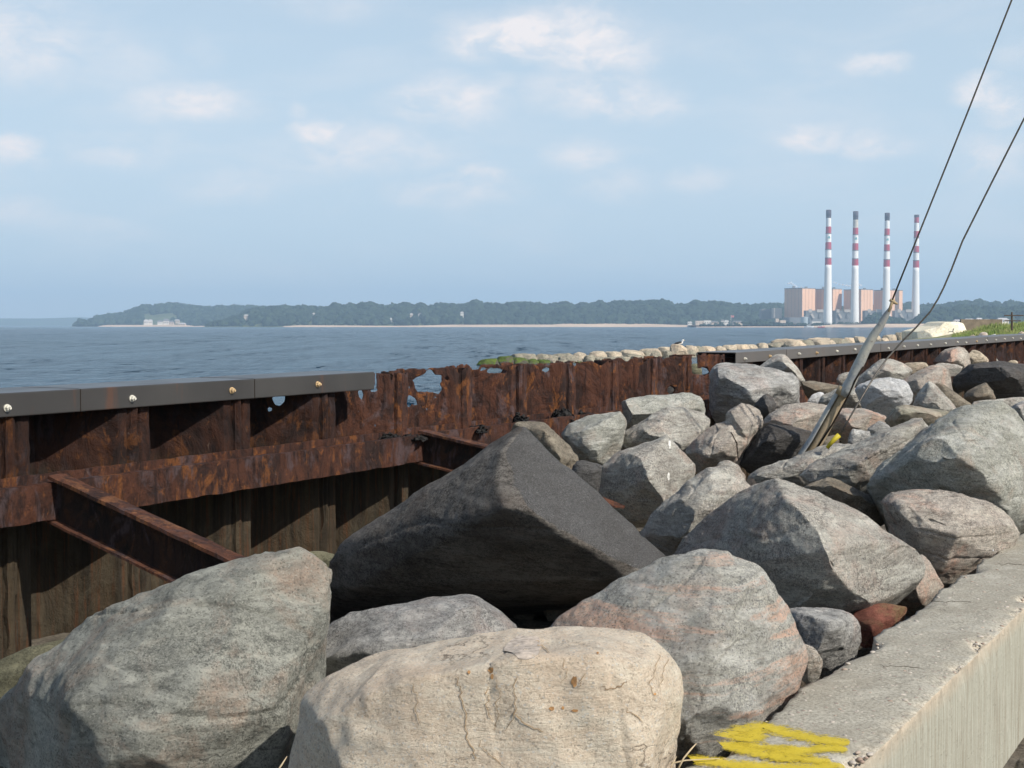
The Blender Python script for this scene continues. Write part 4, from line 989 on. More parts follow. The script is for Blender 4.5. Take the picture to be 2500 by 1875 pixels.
yg = MB().tube([P(*zc('3', 1030, 968), 9.5), P(*zc('3', 1070, 920), 9.5), P(*zc('3', 1103, 890), 9.5)], [.013, .016, .018], 12, cap=False)
base = Vector(yg.v[0]); yg.v = [v-base for v in yg.v]; g = yg.build('wire_guard', M['yellow'], smooth=True); g.location = base
sm = g.modifiers.new('s', 'SOLIDIFY'); sm.thickness = .006
tag(g, 'short bright yellow plastic guard round the foot of the bent guy wire', 'wire guard')
# ------------------------------------------------------------------ setting near the camera
def grid_sheet(name, corner_fn, ns, na, mat, zf, thick=None, kind='structure'):
    V = []; 
    for i in range(ns+1):
        for j in range(na+1):
            p = corner_fn(i/ns, j/na); V.append((p[0], p[1], zf(p[0], p[1])))
    Fc = [(i*(na+1)+j, i*(na+1)+j+1, (i+1)*(na+1)+j+1, (i+1)*(na+1)+j) for i in range(ns) for j in range(na)]
    o = link(name, mesh(V, Fc, True), mat); return tag(o, kind=kind)
def dist_wall(x, y): return (Vector((x, y, 0)).dot(N)+DW)          # metres landward of the steel wall
def bed(x, y):
    d = dist_wall(x, y); e = (Vector((x, y, 0))-A0).dot(NW)
    h = np.interp(d, [-.1, .6, 2.2, 4], [.72, .80, 1.10, 1.15]); h += noise.fractal(Vector((x*1.5, y*1.5, 0)), .8, 2, 5)*.12
    if e > .05: h = .98
    if d > 0 and y > 20: h = h*.6+.4*1.5
    return float(h)
def cf(a, b):
    s = -4+a*60; o = -.35+b*9.5; p = W(s, o); return (p.x, p.y)
grid_sheet('rubble_bed', cf, 420, 90, M['gravel'], bed)
def cf2(a, b):
    s = -8+a*420; o = 9.0+b*400; p = W(s, o); return (p.x, p.y)
grid_sheet('ground', cf2, 80, 60, M['ground'], lambda x, y: .93)
# water
def water_mat():
    s = NT('sea_water'); pos = s.n('ShaderNodeNewGeometry').outputs['Position']
    def mpp(sx_, sy_):
        m_ = s.n('ShaderNodeMapping'); s.t.links.new(pos, m_.inputs[0]); m_.inputs['Rotation'].default_value = (0, 0, .1); m_.inputs['Scale'].default_value = (sx_, sy_, 1); return m_.outputs[0]
    a = s.noise(mpp(.55, 1.5), .9, 6, .62, .4); b = s.noise(mpp(.55, 1.2), .22, 4, .6, .3)
    near = s.noise(mpp(1.5, .30), 1., 6, .7, .3); mid = s.noise(mpp(.30, .035), 1., 5, .65, .3); far = s.noise(mpp(.05, .004), 1., 5, .6, .3)
    n1 = s.bump(b, 1., 1.1); n2 = s.bump(a, 1., .42, n1); n3 = s.bump(near, 1., .5, n2)
    ch = s.math('ADD', s.math('MULTIPLY', near, .45), s.math('ADD', s.math('MULTIPLY', mid, .4), s.math('MULTIPLY', far, .15)))
    col = s.mix(s.rng(ch, .42, .58), (.006,.030,.058), (.020,.070,.112))
    s.done(col, .17, n3, spec=.5); s.set(s.b.inputs['Specular IOR Level'], s.rng(ch, .42, .58, .0, .24)); s.b.inputs['IOR'].default_value = 1.33
    return s.m
mw = water_mat()
o = link('sea_water', mesh([(-6500,-60,0),(6500,-60,0),(6500,9000,0),(-6500,9000,0)], [(0,1,2,3)]), mw); tag(o, kind='structure')

# ------------------------------------------------------------------ jetty of rocks in the water beyond the steel wall
JN = [0]
def jrock(z, x0, y0, x1, y1, Y, mat, label, group='low line of rocks along the water', seed=None, irr=.34):
    JN[0] += 1; rr = random.Random(JN[0]*7 if seed is None else seed)
    a = zc(z, x0, y0); b = zc(z, x1, y1); p0 = P(a[0], a[1], Y); p1 = P(b[0], b[1], Y)
    w = p1.x-p0.x; zt = p0.z; zb = min(p1.z, 0)-.25; h = zt-zb; c = Vector(((p0.x+p1.x)/2, Y+w*.3, (zt+zb)/2))
    pts = []; w *= rr.uniform(1.25, 1.9); zt += rr.uniform(-.10, .14)
    for k in range(13):
        th = 2*pi*k/13+rr.uniform(-.2, .2)
        for lat, rad in ((-.5, 1.02), (-.05, 1.), (.5, .92), (.86, .68)):
            r = rad*(1-irr*rr.random()); hh = max(zt-0, .3); zz_ = zb+(zt-zb)*(lat+1)/2
            pts.append(Vector((c.x+cos(th)*w/2*r, c.y+sin(th)*w*.5*r, zz_)))
    sk = rr.uniform(-.3, .3)
    for k in range(4): pts.append(Vector((c.x+w*(sk+rr.uniform(-.14, .14)), c.y+rr.uniform(-.2, .2)*w, zb+h*rr.uniform(.95, 1.02))))
    me = remesh([pts], max(w, h)/34); carve(me, max(w, h*.8), 300+JN[0], 1.1, soft=1, ch=9)
    me.polygons.foreach_set('use_smooth', [True]*len(me.polygons)); base = Vector((c.x, c.y, 0)); co = arr(me)-np.array(base)
    me.vertices.foreach_set('co', co.astype(np.float32).ravel()); me.update()
    o = link('shore_boulder', me, M[mat], loc=base); return tag(o, label, 'boulder', group)
g1 = 'bright green algae covered rock in the sea, '
jrock('H', 66, 298, 200, 362, 92, 'moss', g1+'leftmost of them')
jrock('H', 196, 286, 318, 360, 94, 'moss', g1+'second from the left, with a pointed top')
jrock('H', 300, 296, 430, 360, 95, 'moss', g1+'third from the left, low')
jrock('H', 420, 300, 520, 362, 95.5, 'moss', g1+'fourth from the left')
jrock('H', 500, 312, 610, 362, 96, 'moss', g1+'fifth from the left, flat')
jrock('H', 800, 325, 930, 365, 98, 'moss', g1+'the one apart from the others')
rows = [(308,262,400,300,99,'seagrey'),(380,262,490,300,100,'seagrey'),(495,264,590,312,100,'seagrey'),(560,268,660,312,101,'seagrey'),(640,262,775,310,102,'seagrey'),(700,290,830,318,100,'seagrey'),
        (785,252,905,310,103,'tan'),(880,280,960,320,101,'seagrey'),(925,243,1025,318,104,'tan'),(1035,250,1160,300,106,'tan'),(1020,284,1130,318,103,'seagrey'),(1120,288,1240,318,104,'seagrey'),
        (1160,234,1325,285,109,'tan'),(1180,262,1300,300,107,'seagrey'),(1320,219,1455,275,112,'tan'),(1300,248,1450,300,110,'seagrey'),(1450,210,1570,280,116,'tan')]
words = ['first','second','third','fourth','fifth','sixth','seventh','eighth','ninth','tenth','eleventh','twelfth','thirteenth','fourteenth','fifteenth','sixteenth','seventeenth','eighteenth','nineteenth','twentieth']
for i, r in enumerate(rows):
    col = 'tan-topped' if r[5] == 'tan' else 'grey-green'
    jrock('H', *r, f'{col} sea rock, {words[i]} to the right of the algae covered rocks')
low = [(600,300,668,330,98),(670,302,742,332,98.5),(745,306,815,335,99),(960,292,1022,322,101),(1240,284,1318,318,104),(1385,262,1470,300,108),(1470,240,1545,288,112),(1655,236,1720,285,116)]
for i, r in enumerate(low): jrock('H', *r, 'seagrey', f'dark wet stone low at the waterline, {words[i]} from the left', 'wet stones at the waterline')
jrock('H', 1540, 188, 1665, 275, 114, 'tanlight', 'pale tan boulder on which the gull stands')
rows = [(1655,206,1735,268,121,'tan'),(1725,206,1800,270,122,'seagrey'),(1780,206,1885,270,123,'tanlight'),(1880,204,1955,250,128,'tan'),(1930,196,2060,245,130,'tan'),(2030,192,2130,240,133,'tanlight'),(2100,190,2212,238,136,'tan')]
rows = [('H',)+r for r in rows]
rows += [('G',150,432,240,470,140,'tan'),('G',235,425,390,468,146,'seagrey'),('G',300,404,560,445,150,'tanlight'),('G',380,418,480,462,145,'tan'),('G',470,412,590,456,150,'seagrey'),('G',540,396,760,440,158,'tanlight'),
         ('G',600,410,740,448,152,'tan'),('G',740,394,850,444,158,'seagrey'),('G',820,392,912,440,162,'tanlight'),('G',900,384,990,438,165,'tan'),('G',985,392,1050,430,170,'tan'),('G',1040,378,1110,430,172,'tan'),
         ('G',1100,392,1165,430,166,'tanlight'),('G',1128,366,1228,430,170,'tan'),('G',1222,352,1290,420,174,'seagrey'),('G',1255,348,1325,392,180,'tan'),('G',1315,384,1400,415,174,'tanlight'),('G',1312,350,1400,390,184,'tan')]
for i, r in enumerate(rows):
    col = {'tan':'tan','seagrey':'grey','tanlight':'pale'}[r[6]]
    if i < 7: lb = f'{col} rock by the water, {words[i]} to the right of the gull boulder'
    else: lb = f'{col} rock above the far steel cap, {words[i-7]} from the left along it'
    jrock(*r, lb)
# broken concrete slab at the far end
def slab():
    Y = 165; o = [('G',1395,420),('G',1392,348),('G',1520,340),('G',1555,305),('G',1600,275),('G',1680,270),('G',1760,282),('G',1770,340),('G',1765,420)]
    pts = [P(*zc(a, b, c), Y) for a, b, c in o]
    pts2 = [p+Vector((0, 7, .05)) for p in pts]; fr = [P(*zc('G', 1620, 345), Y-1.2), P(*zc('G', 1720, 350), Y-1.4), P(*zc('G', 1500, 400), Y-1.6), P(*zc('G', 1700, 415), Y-2.)]
    me = remesh([pts[:4]+pts2[:4]+[pts[8], pts2[8]]+fr[2:3]+[P(*zc('G', 1500, 345), Y)], pts[3:]+pts2[3:]+fr], .12); carve(me, 7, 900, .2, soft=1, ch=3, keep=True)
    me.polygons.foreach_set('use_smooth', [True]*len(me.polygons)); base = Vector((P(*zc('G', 1580, 400), Y).x, Y+3, 0)); co = arr(me)-np.array(base)
    me.vertices.foreach_set('co', co.astype(np.float32).ravel()); me.update()
    mt = granite('sandy_broken_concrete', (.74,.62,.44), (.52,.42,.28), grain=9, tint=(.66,.54,.36), cracks=0, stain=(.4,.31,.2), stain_amt=.4, bump=.4)
    so_ = tag(link('broken_concrete_slab', me, mt, loc=base), 'big sandy yellow block of broken cracked concrete at the end of the rock line', 'concrete block')
    strokes_on(so_, 'G', [([(1650,300),(1672,318),(1700,302)], 26)], M['slot'], 'gap', lift=.03); strokes_on(so_, 'G', [([(1672,318),(1662,345),(1680,365),(1692,398)], 7)], M['slot'], 'crack', lift=.03)
    strokes_on(so_, 'G', [([(1625,352),(1645,345),(1662,350)], 5)], M['slot'], 'crack', lift=.03)
slab()
MB_ = MB().box(P(*zc('G', 1880, 300), 178)+Vector((0,0,-.4)), 5.2, .5, 2.4)
b0 = P(*zc('G', 1890, 300), 178)-Vector((0,0,1.7)); MB_.v = [v-b0 for v in MB_.v]
M['oldconc'] = plain('old_brown_concrete', (.24,.19,.13), .9, var=.35, sc=1.2)
o = MB_.build('retaining_wall', M['oldconc']); o.location = b0; tag(o, 'old brown retaining wall between the sandy concrete block and the grass', 'wall')
# grassy dune behind the far cap
def dune_z(x, y):
    r = (Vector((x, y, 0))-DC); a = r.x/(21 if r.x < 0 else 50); b = r.y/30
    return -1.2+3.9*math.exp(-(a*a+b*b)*1.1)+noise.fractal(Vector((x*.12, y*.12, 0)), .8, 2, 4)*.45
DC = P(2660, 800, 128); DC.z = 0
def sand_green():
    s = NT('sandy_dune'); v = s.coords(rnd=False); n = s.noise(v, .8, 6, .65); c = s.mix(s.rng(n, .42, .55), (.17,.20,.06), (.36,.32,.19)); return s.done(c, .95, s.bump(n, .5, .1))
def cf4(a, b): return (DC.x-58+a*116, DC.y-42+b*84)
grid_sheet('dune', cf4, 90, 70, sand_green(), lambda x, y: dune_z(x, y))
def grass():
    rr = random.Random(5); V = []; Fc = []
    for k in range(34000):
        px = rr.uniform(2325, 2560); Y = rr.uniform(92, 132); x = (px-1250)/F*Y; g = dune_z(x, Y)
        if g < .5 or noise.noise(Vector((x*.22, Y*.22, 8))) < -.3: continue
        h = rr.uniform(.16, .48)*(1+.5*noise.noise(Vector((x*.5, Y*.5, 1)))); a = rr.uniform(0, 6.28); w = rr.uniform(.02, .05); lx, ly = rr.uniform(-.35, .35)*h, rr.uniform(-.3, .3)*h
        n = len(V); V += [(x-w*cos(a), Y-w*sin(a), g-.02), (x+w*cos(a), Y+w*sin(a), g-.02), (x+lx*.4+w*.6*cos(a), Y+ly*.4, g+h*.6), (x+lx, Y+ly, g+h)]
        Fc += [(n, n+1, n+2), (n, n+2, n+3)]
    s = NT('beach_grass'); v = s.coords(rnd=False); n = s.noise(v, .5, 5, .6); m = s.noise(v, 6, 3, .6)
    c = s.mix(s.rng(n, .38, .6), (.16,.25,.05), (.36,.37,.14)); c = s.mix(s.rng(m, .5, .7, 0., .6), c, (.16,.21,.06)); s.done(c, .8)
    tag(link('beach_grass', mesh(V, Fc), s.m), 'green and straw coloured beach grass on the dune behind the far cap', 'grass', kind='stuff')
grass()
jrock('G', 1945, 356, 2022, 392, 88, 'white', 'bright white stone on the grassy slope just above the far steel cap', 'stones on the grassy slope')
jrock('G', 1870, 350, 1945, 395, 90, 'pink', 'brown stone left of the bright white one above the far steel cap', 'stones on the grassy slope')
jrock('G', 2160, 346, 2240, 380, 88, 'tan', 'pale flat stone at the right edge of the grassy slope', 'stones on the grassy slope')
jrock('G', 1790, 368, 1850, 398, 92, 'tan', 'small tan stone between the sandy block and the brown stone', 'stones on the grassy slope')
# small utility pole on the dune
M['timber'] = plain('dark_timber', (.09,.065,.045), .9)
Yp = 120; b0 = P(*zc('G', 2120, 282), Yp); up_ = empty('utility_pole', b0, 'short dark timber post with crossarms on the dune at the right edge', 'post')
MB().tube([b0-Z3*.6, P(*zc('G', 2118, 196), Yp)], [.10, .08], 8).build('post', M['timber'], up_)
for yy, xa, xb in ((221, 2055, 2212), (262, 2060, 2190)):
    MB().box((P(*zc('G', xa, yy), Yp-.1)+P(*zc('G', xb, yy+2), Yp-.1))/2, 1.65*(xb-xa)/157, .08, .09).build('crossarm', M['timber'], up_)

# ------------------------------------------------------------------ gull
def gull():
    Y = 114.6; c = P(*zc('H', 1608, 182), Y); c.z += .0
    fw_ = Vector((.9, -.35, 0)).normalized()
    def ell(cc, a, b, d, ax, n=40):
        ax = ax.normalized(); s_ = ax.cross(Z3).normalized(); u_ = s_.cross(ax); pts = []
        for i in range(n):
            z = 1-2*(i+.5)/n; t = i*2.4; r = math.sqrt(1-z*z); pts.append(cc+ax*a*z+s_*b*r*cos(t)+u_*d*r*sin(t))
        return pts
    k = 1.35
    body = ell(c+Vector((0,0,-.02)), .24*k, .11*k, .10*k, fw_+Z3*.22); neck = ell(c+fw_*.17*k+Z3*.09*k, .09*k, .065*k, .065*k, fw_*.5+Z3); head = ell(c+fw_*.22*k+Z3*.17*k, .075*k, .06*k, .06*k, fw_)
    tail = [c-fw_*.20*k+Z3*-.04, c-fw_*.20*k+Z3*-.09*k, c-fw_*.42*k+Z3*-.06*k+N*.04, c-fw_*.42*k+Z3*-.09*k-N*.04, c-fw_*.2*k+N*.07, c-fw_*.2*k-N*.07]
    me = remesh([body, neck, head, tail], .02); co = smooth(me, arr(me), 4); base = c-Z3*.22; me.vertices.foreach_set('co', (co-np.array(base)).astype(np.float32).ravel())
    me.polygons.foreach_set('use_smooth', [True]*len(me.polygons)); me.update()
    M['feather'] = plain('white_feathers', (.8,.8,.78), .8, var=.03); M['wingf'] = plain('slate_wing_feathers', (.05,.055,.06), .8); M['beak'] = plain('yellow_beak', (.6,.4,.05), .5)
    o = link('gull', me, M['feather'], loc=base); tag(o, 'white gull with dark wings standing on the pale tan boulder by the water', 'bird')
    def part(nm, hulls, mt, vx=.012):
        m2 = remesh(hulls, vx); co = smooth(m2, arr(m2), 2); m2.vertices.foreach_set('co', (co).astype(np.float32).ravel()); m2.update()
        link(nm, m2, mt, o)
    s_ = fw_.cross(Z3).normalized()
    for sg in (-1, 1): part('wing', [ell(c-fw_*.07*k+s_*sg*.085*k+Z3*.015, .27*k, .035*k, .075*k, fw_+Z3*.25)], M['wingf'])
    part('beak', [ell(c+fw_*.31*k+Z3*.16*k, .045*k, .014*k, .016*k, fw_-Z3*.2)], M['beak'], .008)
    for sg in (-1, 1): MB().tube([c+s_*sg*.035-Z3*.05, c+s_*sg*.035-Z3*.25], .012, 6).build('leg', M['beak'], o)
gull()

def rubble():
    rr = random.Random(77); V = []; Fc = []
    for k in range(900):
        d = rr.uniform(.5, 6.6); s_ = rr.uniform(2.5, 26)**1.0; p = W(s_, d)
        if (Vector((p.x, p.y, 0))-A0).dot(NW) > -.12: continue
        r = rr.uniform(.03, .11); z = bed(p.x, p.y)+r*.3; n = len(V); bm = bmesh.new()
        for i in range(11):
            v = Vector((rr.gauss(0, 1), rr.gauss(0, 1), rr.gauss(0, 1))).normalized()*r*rr.uniform(.75, 1.15); bm.verts.new((p.x+v.x, p.y+v.y, z+v.z*.75))
        bmesh.ops.convex_hull(bm, input=bm.verts); bm.verts.index_update(); vs = list(bm.verts); ix = {v: i for i, v in enumerate(vs)}
        V += [v.co.copy() for v in vs]; Fc += [[n+ix[v] for v in f.verts] for f in bm.faces]; bm.free()
    tag(link('rubble_stones', mesh(V, Fc), M['brown']), 'small broken stones lying in the gaps under the boulders', 'rubble', kind='stuff')
rubble()
# ------------------------------------------------------------------ far shore
def ico(sub):
    bm = bmesh.new(); bmesh.ops.create_icosphere(bm, subdivisions=sub, radius=1); v = np.array([p.co[:] for p in bm.verts]); f = np.array([[q.index for q in p.verts] for p in bm.faces]); bm.free(); return v, f
protos = []
IV, IF = ico(3)
for k in range(5):
    v = IV.copy()
    for i in range(len(v)):
        q = Vector(v[i]); r = 1+noise.noise(q*1.7+Vector((k*9, 0, 0)))*.45+noise.noise(q*4+Vector((0, k*5, 0)))*.32+noise.noise(q*9+Vector((0, k*5, 3)))*.2; v[i] *= max(r, .45)
    v[:, 2] *= .9; protos.append(v)
def tree_mat(name, c1, c2):
    s = NT(name); v = s.coords(rnd=False); n = s.noise(v, .06, 5, .6); m = s.noise(v, .5, 4, .7)
    c = s.mix(s.rng(n, .38, .62), c1, c2); c = s.mix(s.rng(m, .5, .7, 0., .5), c, tuple(x*1.5 for x in c2)); return s.done(c, .95, s.bump(m, .8, 1.), spec=.05)
M['wood'] = tree_mat('broadleaf_wood', (.010,.020,.014), (.042,.062,.036)); M['woodfar'] = M['wood']
HOUSEWIN = []
def far_wood(name, label, prof_pts, Z0, Z1, n, seed, rmin=5, rmax=9, shore=1.2):
    rr = random.Random(seed); X = [p[0] for p in prof_pts]; Yp_ = [p[1] for p in prof_pts]
    def ground(px, t):
        H = HT(float(np.interp(px, X, Yp_)), Z1)-1.55*rmax; H = max(H, 0.5)
        return 1.+(H-1)*min(1, t*1.15)**.8
    AV = []; AF = []; c = 0
    for k in range(n):
        t = rr.random(); px = rr.uniform(X[0], X[-1]); 
        if k < n*.25: t = 1
        Y = Z0+(Z1-Z0)*t; 
        if any(abs(px-hx) < hw and t < ht for hx, hw, ht in HOUSEWIN): continue
        hh = HT(float(np.interp(px, X, Yp_)), Z1)
        if hh < 4: continue
        r = rr.uniform(rmin*.7, rmax*1.15)*(min(1, hh/18)**.7); g = ground(px, t)
        zc_ = g+r*.75 if t < 1 else hh-r*.95+rr.choice((0, 0, 0, -1.5, 1.2, 2.6))*(hh > 12)
        v = protos[rr.randrange(5)]; a = rr.uniform(0, 6.28); R_ = np.array([[cos(a), -sin(a), 0], [sin(a), cos(a), 0], [0, 0, 1]])
        vv = (v@R_.T)*np.array([r, r, r*rr.uniform(.9, 1.25)])+np.array([(px-1250)/F*Y, Y, zc_]); AV.append(vv); AF.append(IF+c); c += len(v)
    AV = np.concatenate(AV); AF = np.concatenate(AF); me = bpy.data.meshes.new('m'); me.vertices.add(len(AV)); me.vertices.foreach_set('co', AV.astype(np.float32).ravel())
    me.loops.add(len(AF)*3); me.loops.foreach_set('vertex_index', AF.astype(np.int32).ravel()); me.polygons.add(len(AF)); me.polygons.foreach_set('loop_start', np.arange(0, len(AF)*3, 3, dtype=np.int32)); me.polygons.foreach_set('loop_total', np.full(len(AF), 3, np.int32)); me.update()
    tag(link(name, me, M['wood']), label, 'wood', kind='stuff')
    # the land under it
    V = []; Fc = []; xs = np.arange(X[0]-4, X[-1]+8, 8); ts = [0, .1, .3, .55, .8, 1, 1.3]
    for px in xs:
        for t in ts: Y = Z0+(Z1-Z0)*t; V.append(((px-1250)/F*Y, Y, ground(px, min(t, 1)) if HT(float(np.interp(px, X, Yp_)), Z1) > 3 else .4))
        V.append((((px-1250)/F*Z0), Z0-12, -.5))
    k = len(ts)+1
    for i in range(len(xs)-1):
        for j in range(len(ts)-1): a = i*k+j; Fc.append((a, a+1, a+1+k, a+k))
        Fc.append((i*k+k-1, i*k, (i+1)*k, (i+1)*k+k-1))
    tag(link('shore_land', mesh(V, Fc, True), M['shoregreen']), kind='structure')
M['shoregreen'] = plain('shore_scrub', (.10,.12,.05), .95, var=.4, sc=.02)
M['sand'] = plain('beach_sand', (.62,.47,.34), .95, var=.15, sc=.02)
HOUSEWIN += [(762,10,.5),(1026,6,.45),(1005,5,.45),(1128,5,.6),(445,10,.2),(360,16,.6),(400,22,.6),(432,8,.5),(600,10,.3),(955,8,.25),(996,4,.15)]
hl1 = [(178,796),(190,786),(200,781),(212,785),(226,780),(240,772),(262,769),(285,767),(305,764),(318,758),(332,752),(350,746),(368,745),(380,750),(384,743),(400,744),(420,741),(440,743),(462,746),(490,749),(520,750),(540,748),(560,748),(580,747),(600,749),(640,749),(700,751),(800,752),(850,755)]
far_wood('far_headland_wood', 'hazy wooded headland at the left, sloping down to a point in the sea', hl1, 3350, 3700, 2600, 1, 5, 9)
hl2 = [(500,795),(520,786),(545,783),(565,776),(590,770),(604,758),(632,753),(660,752),(692,748),(715,751),(742,746),(765,752),(777,753),(800,752),(812,746),(825,743),(838,748),(860,743),(875,747),(890,738),(905,740),(932,746),(945,750),(960,746),(992,740),(1010,748),(1027,739),(1043,750),(1075,742),(1110,746),(1140,744),(1160,735),(1180,743),(1201,742),(1230,745),(1264,739),(1300,740),(1326,745),(1350,743),(1383,738),(1402,750),(1421,740),(1440,744),(1466,737),(1480,742),(1500,738),(1523,735),(1545,740),(1560,737),(1595,734),(1625,735),(1638,738),(1643,746),(1675,745),(1694,737),(1720,740),(1745,738),(1782,742),(1785,745),(1830,747),(1860,744),(1925,744)]
far_wood('shore_wood', 'long dark broadleaf wood on the low shore behind the beach', hl2, 2620, 2920, 5200, 2, 4.5, 8)
hl3 = [(1880,745),(1930,748),(2000,748),(2080,750),(2150,745),(2205,742),(2222,744),(2240,750),(2262,747),(2290,745),(2325,741),(2350,738),(2372,736),(2400,738),(2440,739),(2500,740),(2600,738)]
far_wood('plant_back_wood', 'wood on the rise behind the power station and to its right', hl3, 2680, 2860, 900, 3, 6, 10)
hl4 = [(2200,797),(2212,788),(2232,778),(2262,768),(2290,758),(2320,752),(2345,748),(2380,750),(2430,752),(2500,750),(2600,752)]
far_wood('near_shore_wood', 'darker wood nearest on the right, in front of the right-hand chimney foot', hl4, 2180, 2320, 700, 4, 5, 8)
hl5 = [(1905,790),(1925,785),(1950,789),(2040,787),(2060,786),(2085,788),(2105,784),(2120,772),(2140,766),(2160,770),(2185,774),(2205,780),(2215,790)]
far_wood('plant_front_scrub', 'low green scrub and trees around the feet of the chimneys', hl5, 2200, 2240, 260, 5, 3, 5)
hl6 = [(1710,790),(1760,787),(1830,784),(1850,778),(1870,784),(1905,788)]
far_wood('marina_scrub', 'low trees between the marina buildings and the power station', hl6, 2230, 2300, 120, 6, 3, 5)
def hill(pts, Y, name, col):
    V = []; Fc = []
    for i, (px, py) in enumerate(pts):
        x = (px-1250)/F*Y; h = HT(py, Y); V += [(x, Y, -2), (x, Y+150, h*.7), (x, Y+500, h), (x, Y+1100, h*.8), (x, Y+1600, -2)]
    for i in range(len(pts)-1):
        for j in range(4): a = i*5+j; Fc.append((a, a+5, a+6, a+1))
    tag(link(name, mesh(V, Fc, True), col), kind='structure')
M['hillfar'] = plain('far_wooded_hill', (.06,.085,.04), 1, var=.2, sc=.005)
hill([(-200,778),(-100,776),(0,776),(60,775),(120,773),(160,775),(200,778),(260,780),(320,786),(400,795)], 7000, 'far_hill', M['hillfar'])
# beaches
def beach(pts, Y, depth, hgt):
    V = []; Fc = []
    for px, w in pts:
        x = (px-1250)/F; V += [(x*(Y-2), Y-2, -.2), (x*Y, Y+depth*.25*w, hgt*.45*w), (x*Y, Y+depth*w, hgt*w), (x*(Y+depth+30), Y+depth+30, hgt*w+.2)]
    for i in range(len(pts)-1):
        for j in range(3): a = i*4+j; Fc.append((a, a+4, a+5, a+1))
    tag(link('beach', mesh(V, Fc, True), M['sand']), kind='structure')
beach([(240,.3),(262,1),(350,1),(440,1.2),(475,.4),(560,.6),(640,1),(680,.3),(720,.8)], 3250, 30, 4.0)
beach([(690,.4),(730,1),(850,.9),(950,.6),(1030,.9),(1100,1.3),(1300,1.4),(1350,1.4),(1380,2.0),(1450,2.1),(1520,2.1),(1600,1.7),(1680,1.1),(1780,1.2),(1800,.6),(1900,.8),(1960,.5)], 2560, 34, 3.2)
beach([(1700,.3),(1800,.4),(1960,.5),(2010,.9),(2060,1.6),(2100,1.9),(2250,1.9),(2330,1.7),(2450,1.5),(2620,1.3)], 2110, 36, 2.9)
M['plaza'] = plain('station_yard', (.20,.19,.14), .9, sc=.02)
tag(link('station_yard', mesh([((px-1250)/F*Y, Y, 3.2) for px, Y in ((1680,2150),(2640,2150),(2640,2690),(1680,2690))], [(0,1,2,3)]), M['plaza']), kind='structure')
# houses
M['hwall'] = plain('white_house_wall', (.72,.68,.62), .8, var=.08, sc=.1); M['hwall2'] = plain('cream_house_wall', (.62,.50,.40), .8, var=.08, sc=.1); M['roof'] = plain('grey_roof', (.20,.19,.19), .8, var=.1, sc=.2); M['roofp'] = plain('pale_roof', (.55,.52,.5), .8, var=.1, sc=.2)
M['win'] = plain('dark_window', (.03,.035,.04), .15)
def house(px0, px1, pyt, pyb, Y, wall, roof, label, wins=3, flat=False):
    x0 = (px0-1250)/F*Y; x1 = (px1-1250)/F*Y; zb = HT(pyb, Y); zt = HT(pyt, Y); w = x1-x0; h = zt-zb; ze = zb+h*(.62 if not flat else .93); D_ = min(w*.7, 14)
    r = empty('shore_house' if not flat else 'shore_building', ((x0+x1)/2, Y+D_/2, zb), label, 'house' if not flat else 'building', 'buildings on the far shore')
    MB().prism([(x0, Y), (x1, Y), (x1, Y+D_), (x0, Y+D_)], zb-8, ze).build('wall', M[wall], r)
    m = MB()
    if flat: m.prism([(x0-.3, Y-.3), (x1+.3, Y-.3), (x1+.3, Y+D_+.3), (x0-.3, Y+D_+.3)], ze+.003, zt)
    else:
        e = w*.05; m.v = [Vector(q) for q in ((x0-e, Y-e, ze), (x1+e, Y-e, ze), (x1+e, Y+D_+e, ze), (x0-e, Y+D_+e, ze), (x0+w*.12, Y+D_/2, zt), (x1-w*.12, Y+D_/2, zt))]; m.f = [(0,1,5,4),(2,3,4,5),(1,2,5),(3,0,4),(0,3,2,1)]
    m.build('roof', M[roof], r)
    for i in range(wins):
        cx = x0+w*(i+.5)/wins; MB().box((cx, Y-.05, zb+h*.34), w/wins*.4, .16, h*.22).build('window', M['win'], r)
house(329,341,776,783,3480,'hwall2','roofp','small cream house among the trees above the shore village, at the left')
house(352,362,780,791,3300,'hwall','roofp','leftmost white house of the shore village below the headland')
house(363,372,780,791,3310,'hwall','roofp','second white house from the left in the shore village below the headland')
house(385,396,782,792,3300,'hwall','roof','third house of the shore village, with a grey roof')
house(399,412,778,793,3310,'hwall','roof','tallest house in the middle of the shore village')
house(413,424,783,794,3290,'hwall2','roof','low cream house right of the tallest one in the shore village')
house(427,438,780,786,3380,'hwall2','roofp','cream house standing higher at the right end of the shore village')
house(436,452,788,795,3262,'hwall2','roofp','long low cream building on the beach right of the shore village')
house(596,607,768,774,2700,'hwall2','roofp','small pale house where the dark wood begins, left of centre')
house(756,770,763,775,2760,'hwall','roofp','white house set in a gap of the long dark wood')
house(1001,1008,765,772,2700,'hwall2','roofp','small pink-cream house in the long dark wood, left neighbour of a white one')
house(1021,1030,764,774,2710,'hwall','roof','small white house with a grey roof in the long dark wood')
house(1124,1132,761,767,2740,'hwall','roofp','tiny white house high in the long dark wood near the centre')
house(950,957,776,786,2660,'hwall','roofp','narrow pale house low in the long dark wood near the beach')
house(994,998,784,788,2640,'hwall','roofp','tiny white hut at the edge of the wood just above the beach')
house(1679,1689,785,792,2420,'hwall','roofp','white hut at the left end of the marina')
house(1698,1718,783,791,2430,'hwall2','roofp','cream marina building left of the long white one', flat=True)
house(1719,1736,782,791,2432,'hwall','roofp','long white marina building', flat=True)
house(1737,1754,784,791,2428,'hwall2','roof','low marina shed with a grey roof')
house(1760,1768,780,790,2440,'hwall','roof','narrow two-storey white house right of the marina sheds')
house(1769,1779,782,790,2440,'hwall','roofp','white house at the right end of the marina')
house(1790,1812,783,790,2445,'hwall2','roof','low tan shed between the marina and the power station')
